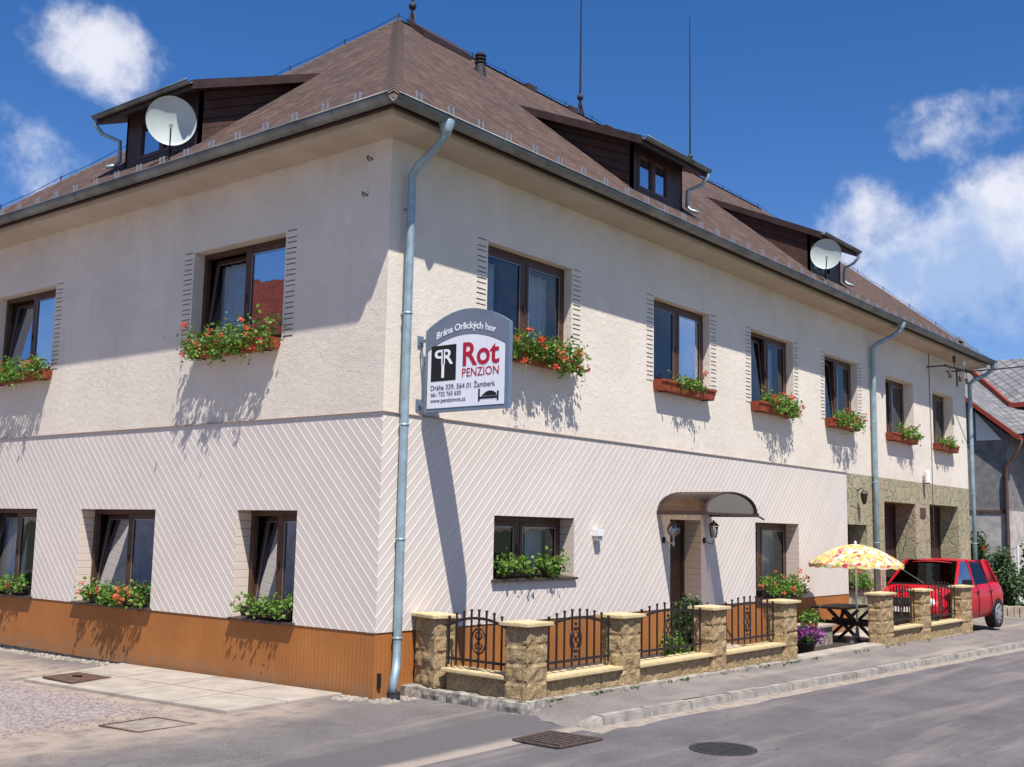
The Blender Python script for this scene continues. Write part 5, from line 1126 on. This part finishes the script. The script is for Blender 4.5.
for s in (-1, 1):
    for xw in (-1.22, 1.18):
        c = cpt(xw, s*.775, .285); ax = (Vector((-cc_, cs_, 0)), Vector((0, 0, 1)), Vector((-cs_, -cc_, 0))*s)
        m = MB(); m.lathe(c, [(.20*S, -.07), (.27*S, -.09), (.285*S, -.05), (.285*S, .06), (.265*S, .085), (.20*S, .08)], 28, ax); whl = m.build('wheel', M['black'], ca, smooth=True)
        m = MB(); m.lathe(c, [(.215*S, .06), (.215*S, .088), (.17*S, .094), (.05*S, .10), (.02*S, .11)], 24, ax)
        whr = m.build('hubcap', M['galv'], whl, smooth=True)
        for q9 in range(7):
            a9 = q9*math.tau/7; pc = c+ax[0]*math.cos(a9)*.15*S+ax[1]*math.sin(a9)*.15*S; m = MB(); m.lathe(pc, [(.03*S, .085), (.03*S, .1)], 8, ax); m.build('hubcap_slot', M['black'], whl)
        m = MB(); m.lathe(cpt(xw, s*.812, .30), [(.315*S, -.20), (.315*S, .038), (.29*S, .042)], 28, ax); m.build('wheel_arch', M['black'], ca)
for s in (-1, 1):
    m = MB(); m.hexa([cpt(.72, s*.76, .93), cpt(.60, s*.76, .93), cpt(.62, s*.95, .93), cpt(.68, s*.95, .93), cpt(.72, s*.76, 1.04), cpt(.60, s*.76, 1.04), cpt(.62, s*.94, 1.05), cpt(.68, s*.94, 1.05)]); m.build('mirror', M['black'], ca, bevel=.015)
    m = MB(); m.hexa([cpt(1.72, s*.42, .56), cpt(1.64, s*.70, .56), cpt(1.5, s*.70, .56), cpt(1.5, s*.42, .56), cpt(1.68, s*.42, .68), cpt(1.60, s*.70, .68), cpt(1.5, s*.70, .68), cpt(1.5, s*.42, .68)])
    for v_ in range(0): pass
    m = MB(); m.lathe(cpt(1.78, s*.50, .60), [(.10, -.08), (.10, .05), (.05, .07)], 16, (Vector((cs_, cc_, 0)), Vector((0, 0, 1)), Vector((-cc_, cs_, 0)))); m.build('headlight', M['porcelain'], ca, smooth=True)
    for xh in (.02, -.78): m = MB(); hc = cpt(xh, s*.852, .78); m.box(hc-Vector((.075, .014, .014)), hc+Vector((.075, .014, .014))); m.build('door_handle', M['black'], ca, bevel=.005)
    m = MB()
    for xg_ in (.78, -.02, -.80): m.tube([cpt(xg_, s*.838, .28), cpt(xg_, s*.856, .55), cpt(xg_, s*.836, .82), cpt(xg_, s*.79, .93)], .009, 4)
    m.build('door_gap', M['black'], ca)
m = MB(); m.hexa([cpt(1.935, -.42, .56), cpt(1.935, .42, .56), cpt(1.7, .42, .50), cpt(1.7, -.42, .50), cpt(1.90, -.40, .68), cpt(1.90, .40, .68), cpt(1.7, .40, .68), cpt(1.7, -.40, .68)]); m.build('grille', M['black'], ca)
m = MB(); m.hexa([cpt(1.90, -.62, .24), cpt(1.90, .62, .24), cpt(1.7, .70, .24), cpt(1.7, -.70, .24), cpt(1.92, -.62, .38), cpt(1.92, .62, .38), cpt(1.7, .70, .38), cpt(1.7, -.70, .38)]); m.build('bumper', M['darkbox'], ca, bevel=.02)
m = MB(); m.box(Vector((0, 0, 0)), Vector((0, 0, 0))) if 0 else None; m.hexa([cpt(1.935, -.26, .40), cpt(1.935, .26, .40), cpt(1.92, .26, .40), cpt(1.92, -.26, .40), cpt(1.935, -.26, .50), cpt(1.935, .26, .50), cpt(1.92, .26, .50), cpt(1.92, -.26, .50)]); m.build('number_plate', M['white'], ca)
m = MB(); m.bar(cpt(.93, .05, .95), cpt(.55, -.55, 1.2), .012, .012); m.build('wiper', M['galv'], ca)

# ------------------------------------------------------------------ neighbouring house
NH = thing('neighbour_house', 'grey slated house with red trim and dark timber gable beyond the car', 'house', (30, .4, 0))
yc = .36
m = MB(); m.box((30, yc, -.4), (38, 9, 3.1)); m.build('wall', M['render'], NH)
m = MB(); m.prism([(30.02, yc+.03, 3.1), (30.02, 9, 3.1), (30.02, 5.0, 9.55), (30.02, yc+.03, 5.72)], (7.9, 0, 0)); m.build('gable', M['woodd'], NH)
m = MB(); m.box((29.97, yc+.02, 3.02), (30.06, 9, 3.12)); m.build('trim_band', M['rust'], NH)
kA = .83; yA = -.05; zA = 5.60
m = MB(); pts = [Vector((29.7, yA, zA)), Vector((33.5, yA, zA)), Vector((33.5, 5, zA+kA*(5-yA))), Vector((29.7, 5, zA+kA*(5-yA)))]; rooff(m, pts, (1, 0, 0), pts[0])
pts2 = [Vector((29.7, 10, zA)), Vector((38, 10, zA)), Vector((38, 5, zA+kA*(5-yA))), Vector((29.7, 5, zA+kA*(5-yA)))]; rooff(m, pts2, (1, 0, 0), pts2[0]); nr = m.build('roof', M['slate'], NH)
m = MB(); m.hexa([(29.66, yA-.03, zA-.14), (29.72, yA-.03, zA-.14), (29.72, 5, zA+kA*(5-yA)-.1), (29.66, 5, zA+kA*(5-yA)-.1), (29.66, yA-.03, zA+.03), (29.72, yA-.03, zA+.03), (29.72, 5, zA+kA*(5-yA)+.07), (29.66, 5, zA+kA*(5-yA)+.07)])
m.box((29.66, yA-.08, zA-.13), (32.0, yA-.03, zA+.03)); m.build('verge_board', M['redtrim'], NH)
m = MB(); m.prism([(29.98, .52, 5.50), (29.98, 1.35, 5.50), (29.98, 1.35, 6.50)], (.03, 0, 0)); m.build('gable_panel', M['white'], NH)
m = MB(); m.tube([(29.95, -.10, 5.52), (29.95, -.10, 5.35), (29.92, .1, 4.9), (29.92, .38, 4.55), (29.92, .40, 4.3), (29.92, .42, 2), (29.92, .44, .1)], .065, 10); m.build('downpipe', M['rust'], NH, smooth=True)
# taller wing with slope towards the lane
B0 = Vector((31.9, .70, 6.92)); kB = .8
def bz(x): return 6.92+kB*(x-31.9)
m = MB(); pts = [Vector((31.9, -3.5, bz(31.9))), Vector((31.9, .70, bz(31.9))), Vector((33.95, 2.62, bz(33.95))), Vector((34.4, 2.62, bz(34.4))), Vector((34.4, -3.5, bz(34.4)))]; rooff(m, pts, (0, 1, 0), pts[0])
pts = [Vector((34.4, -3.5, bz(34.4))), Vector((34.4, 6, bz(34.4))), Vector((37, 6, bz(34.4)-2)), Vector((37, -3.5, bz(34.4)-2))]; rooff(m, pts, (0, 1, 0), pts[0]); m.build('wing_roof', M['slate'], NH)
m = MB(); m.hexa([(31.82, -3.5, 6.80), (31.92, -3.5, 6.80), (31.92, .72, 6.80), (31.82, .72, 6.80), (31.82, -3.5, 6.97), (31.92, -3.5, 6.97), (31.92, .72, 6.97), (31.82, .72, 6.97)])
m.bar((31.87, .72, 6.90), (33.98, 2.68, bz(33.98)+.02), .10, .22); m.build('verge_board', M['redtrim'], NH)
m = MB(); m.box((32.5, -3.2, -.5), (37, .36, 6.75)); m.prism([(32.6, -3.1, 6.75), (36.6, -3.1, 6.75), (34.4, -3.1, bz(34.4)-.08)], (0, 5.5, 0)); m.build('wing_wall', M['renderl'], NH)
m = MB(); pts = [Vector((29.75, -.05, 5.66)), Vector((31.86, .55, 6.78)), Vector((33.95, 2.6, 8.44)), Vector((29.75, 2.75, 7.98))]; rooff(m, pts, (1, 0, 0), pts[0]); m.build('valley_roof', M['slate'], NH)
m = MB(); pts = [Vector((29.75, -.05, 5.655)), Vector((32.45, -1.6, 6.3)), Vector((32.45, .9, 6.78)), Vector((31.86, .55, 6.775))]; rooff(m, pts, (1, 0, 0), pts[0]); m.build('valley_roof', M['slate'], NH)
# fence post and border stones at the far garden
t = thing('garden_post', 'thin white metal post with a wire beside the garden bushes', 'post', (28, -.36, 0)); m = MB(); m.tube([(28, -.36, -.1), (28, -.36, 1.95)], .035, 8); m.build('post', M['white'], t); m = MB(); m.tube([(28, -.36, 1.85), (28, 1.2, 1.9), (29.9, 2.8, 1.9)], .010, 5); m.build('wire', M['galv'], t)
t = thing('garden_border', 'row of pale edging stones at the foot of the garden bushes', 'edging')
m = MB()
for i in range(16): y = -1.8+i*.17; m.box((25.6+.02*(i % 2), y, -.25), (25.78, y+.155, .17+.012*(i % 3)))
m.build('edging_stones', M['stoneblock'], t, bevel=.012)
m = MB(); m.box((25.78, -1.8, -.25), (29.9, .9, .04)); tag(m.build('garden_bed', M['soil']), kind='structure')
# house across the lane (seen only in the panes)
OH = thing('opposite_house', 'plain house with red tiled roof across the lane, mirrored in the side windows', 'house', (-16, 20, 0))
m = MB(); m.box((-20, 13, -.3), (-12.6, 31, 7.4)); m.build('wall', M['renderl'], OH)
m = MB(); p1 = [Vector((-12, 12.5, 7.6)), Vector((-12, 31.5, 7.6)), Vector((-16.3, 31.5, 11.5)), Vector((-16.3, 12.5, 11.5))]; rooff(m, p1, (0, 1, 0), p1[0]); p2 = [Vector((-20.6, 12.5, 7.6)), Vector((-20.6, 31.5, 7.6)), Vector((-16.3, 31.5, 11.5)), Vector((-16.3, 12.5, 11.5))]; rooff(m, p2, (0, 1, 0), p2[0])
m.quad((-12.6, 13, 7.2), (-20, 13, 7.2), (-16.3, 13, 11.2), uv=[(0, 0)]*3); m.build('roof', M['redtile'], OH)
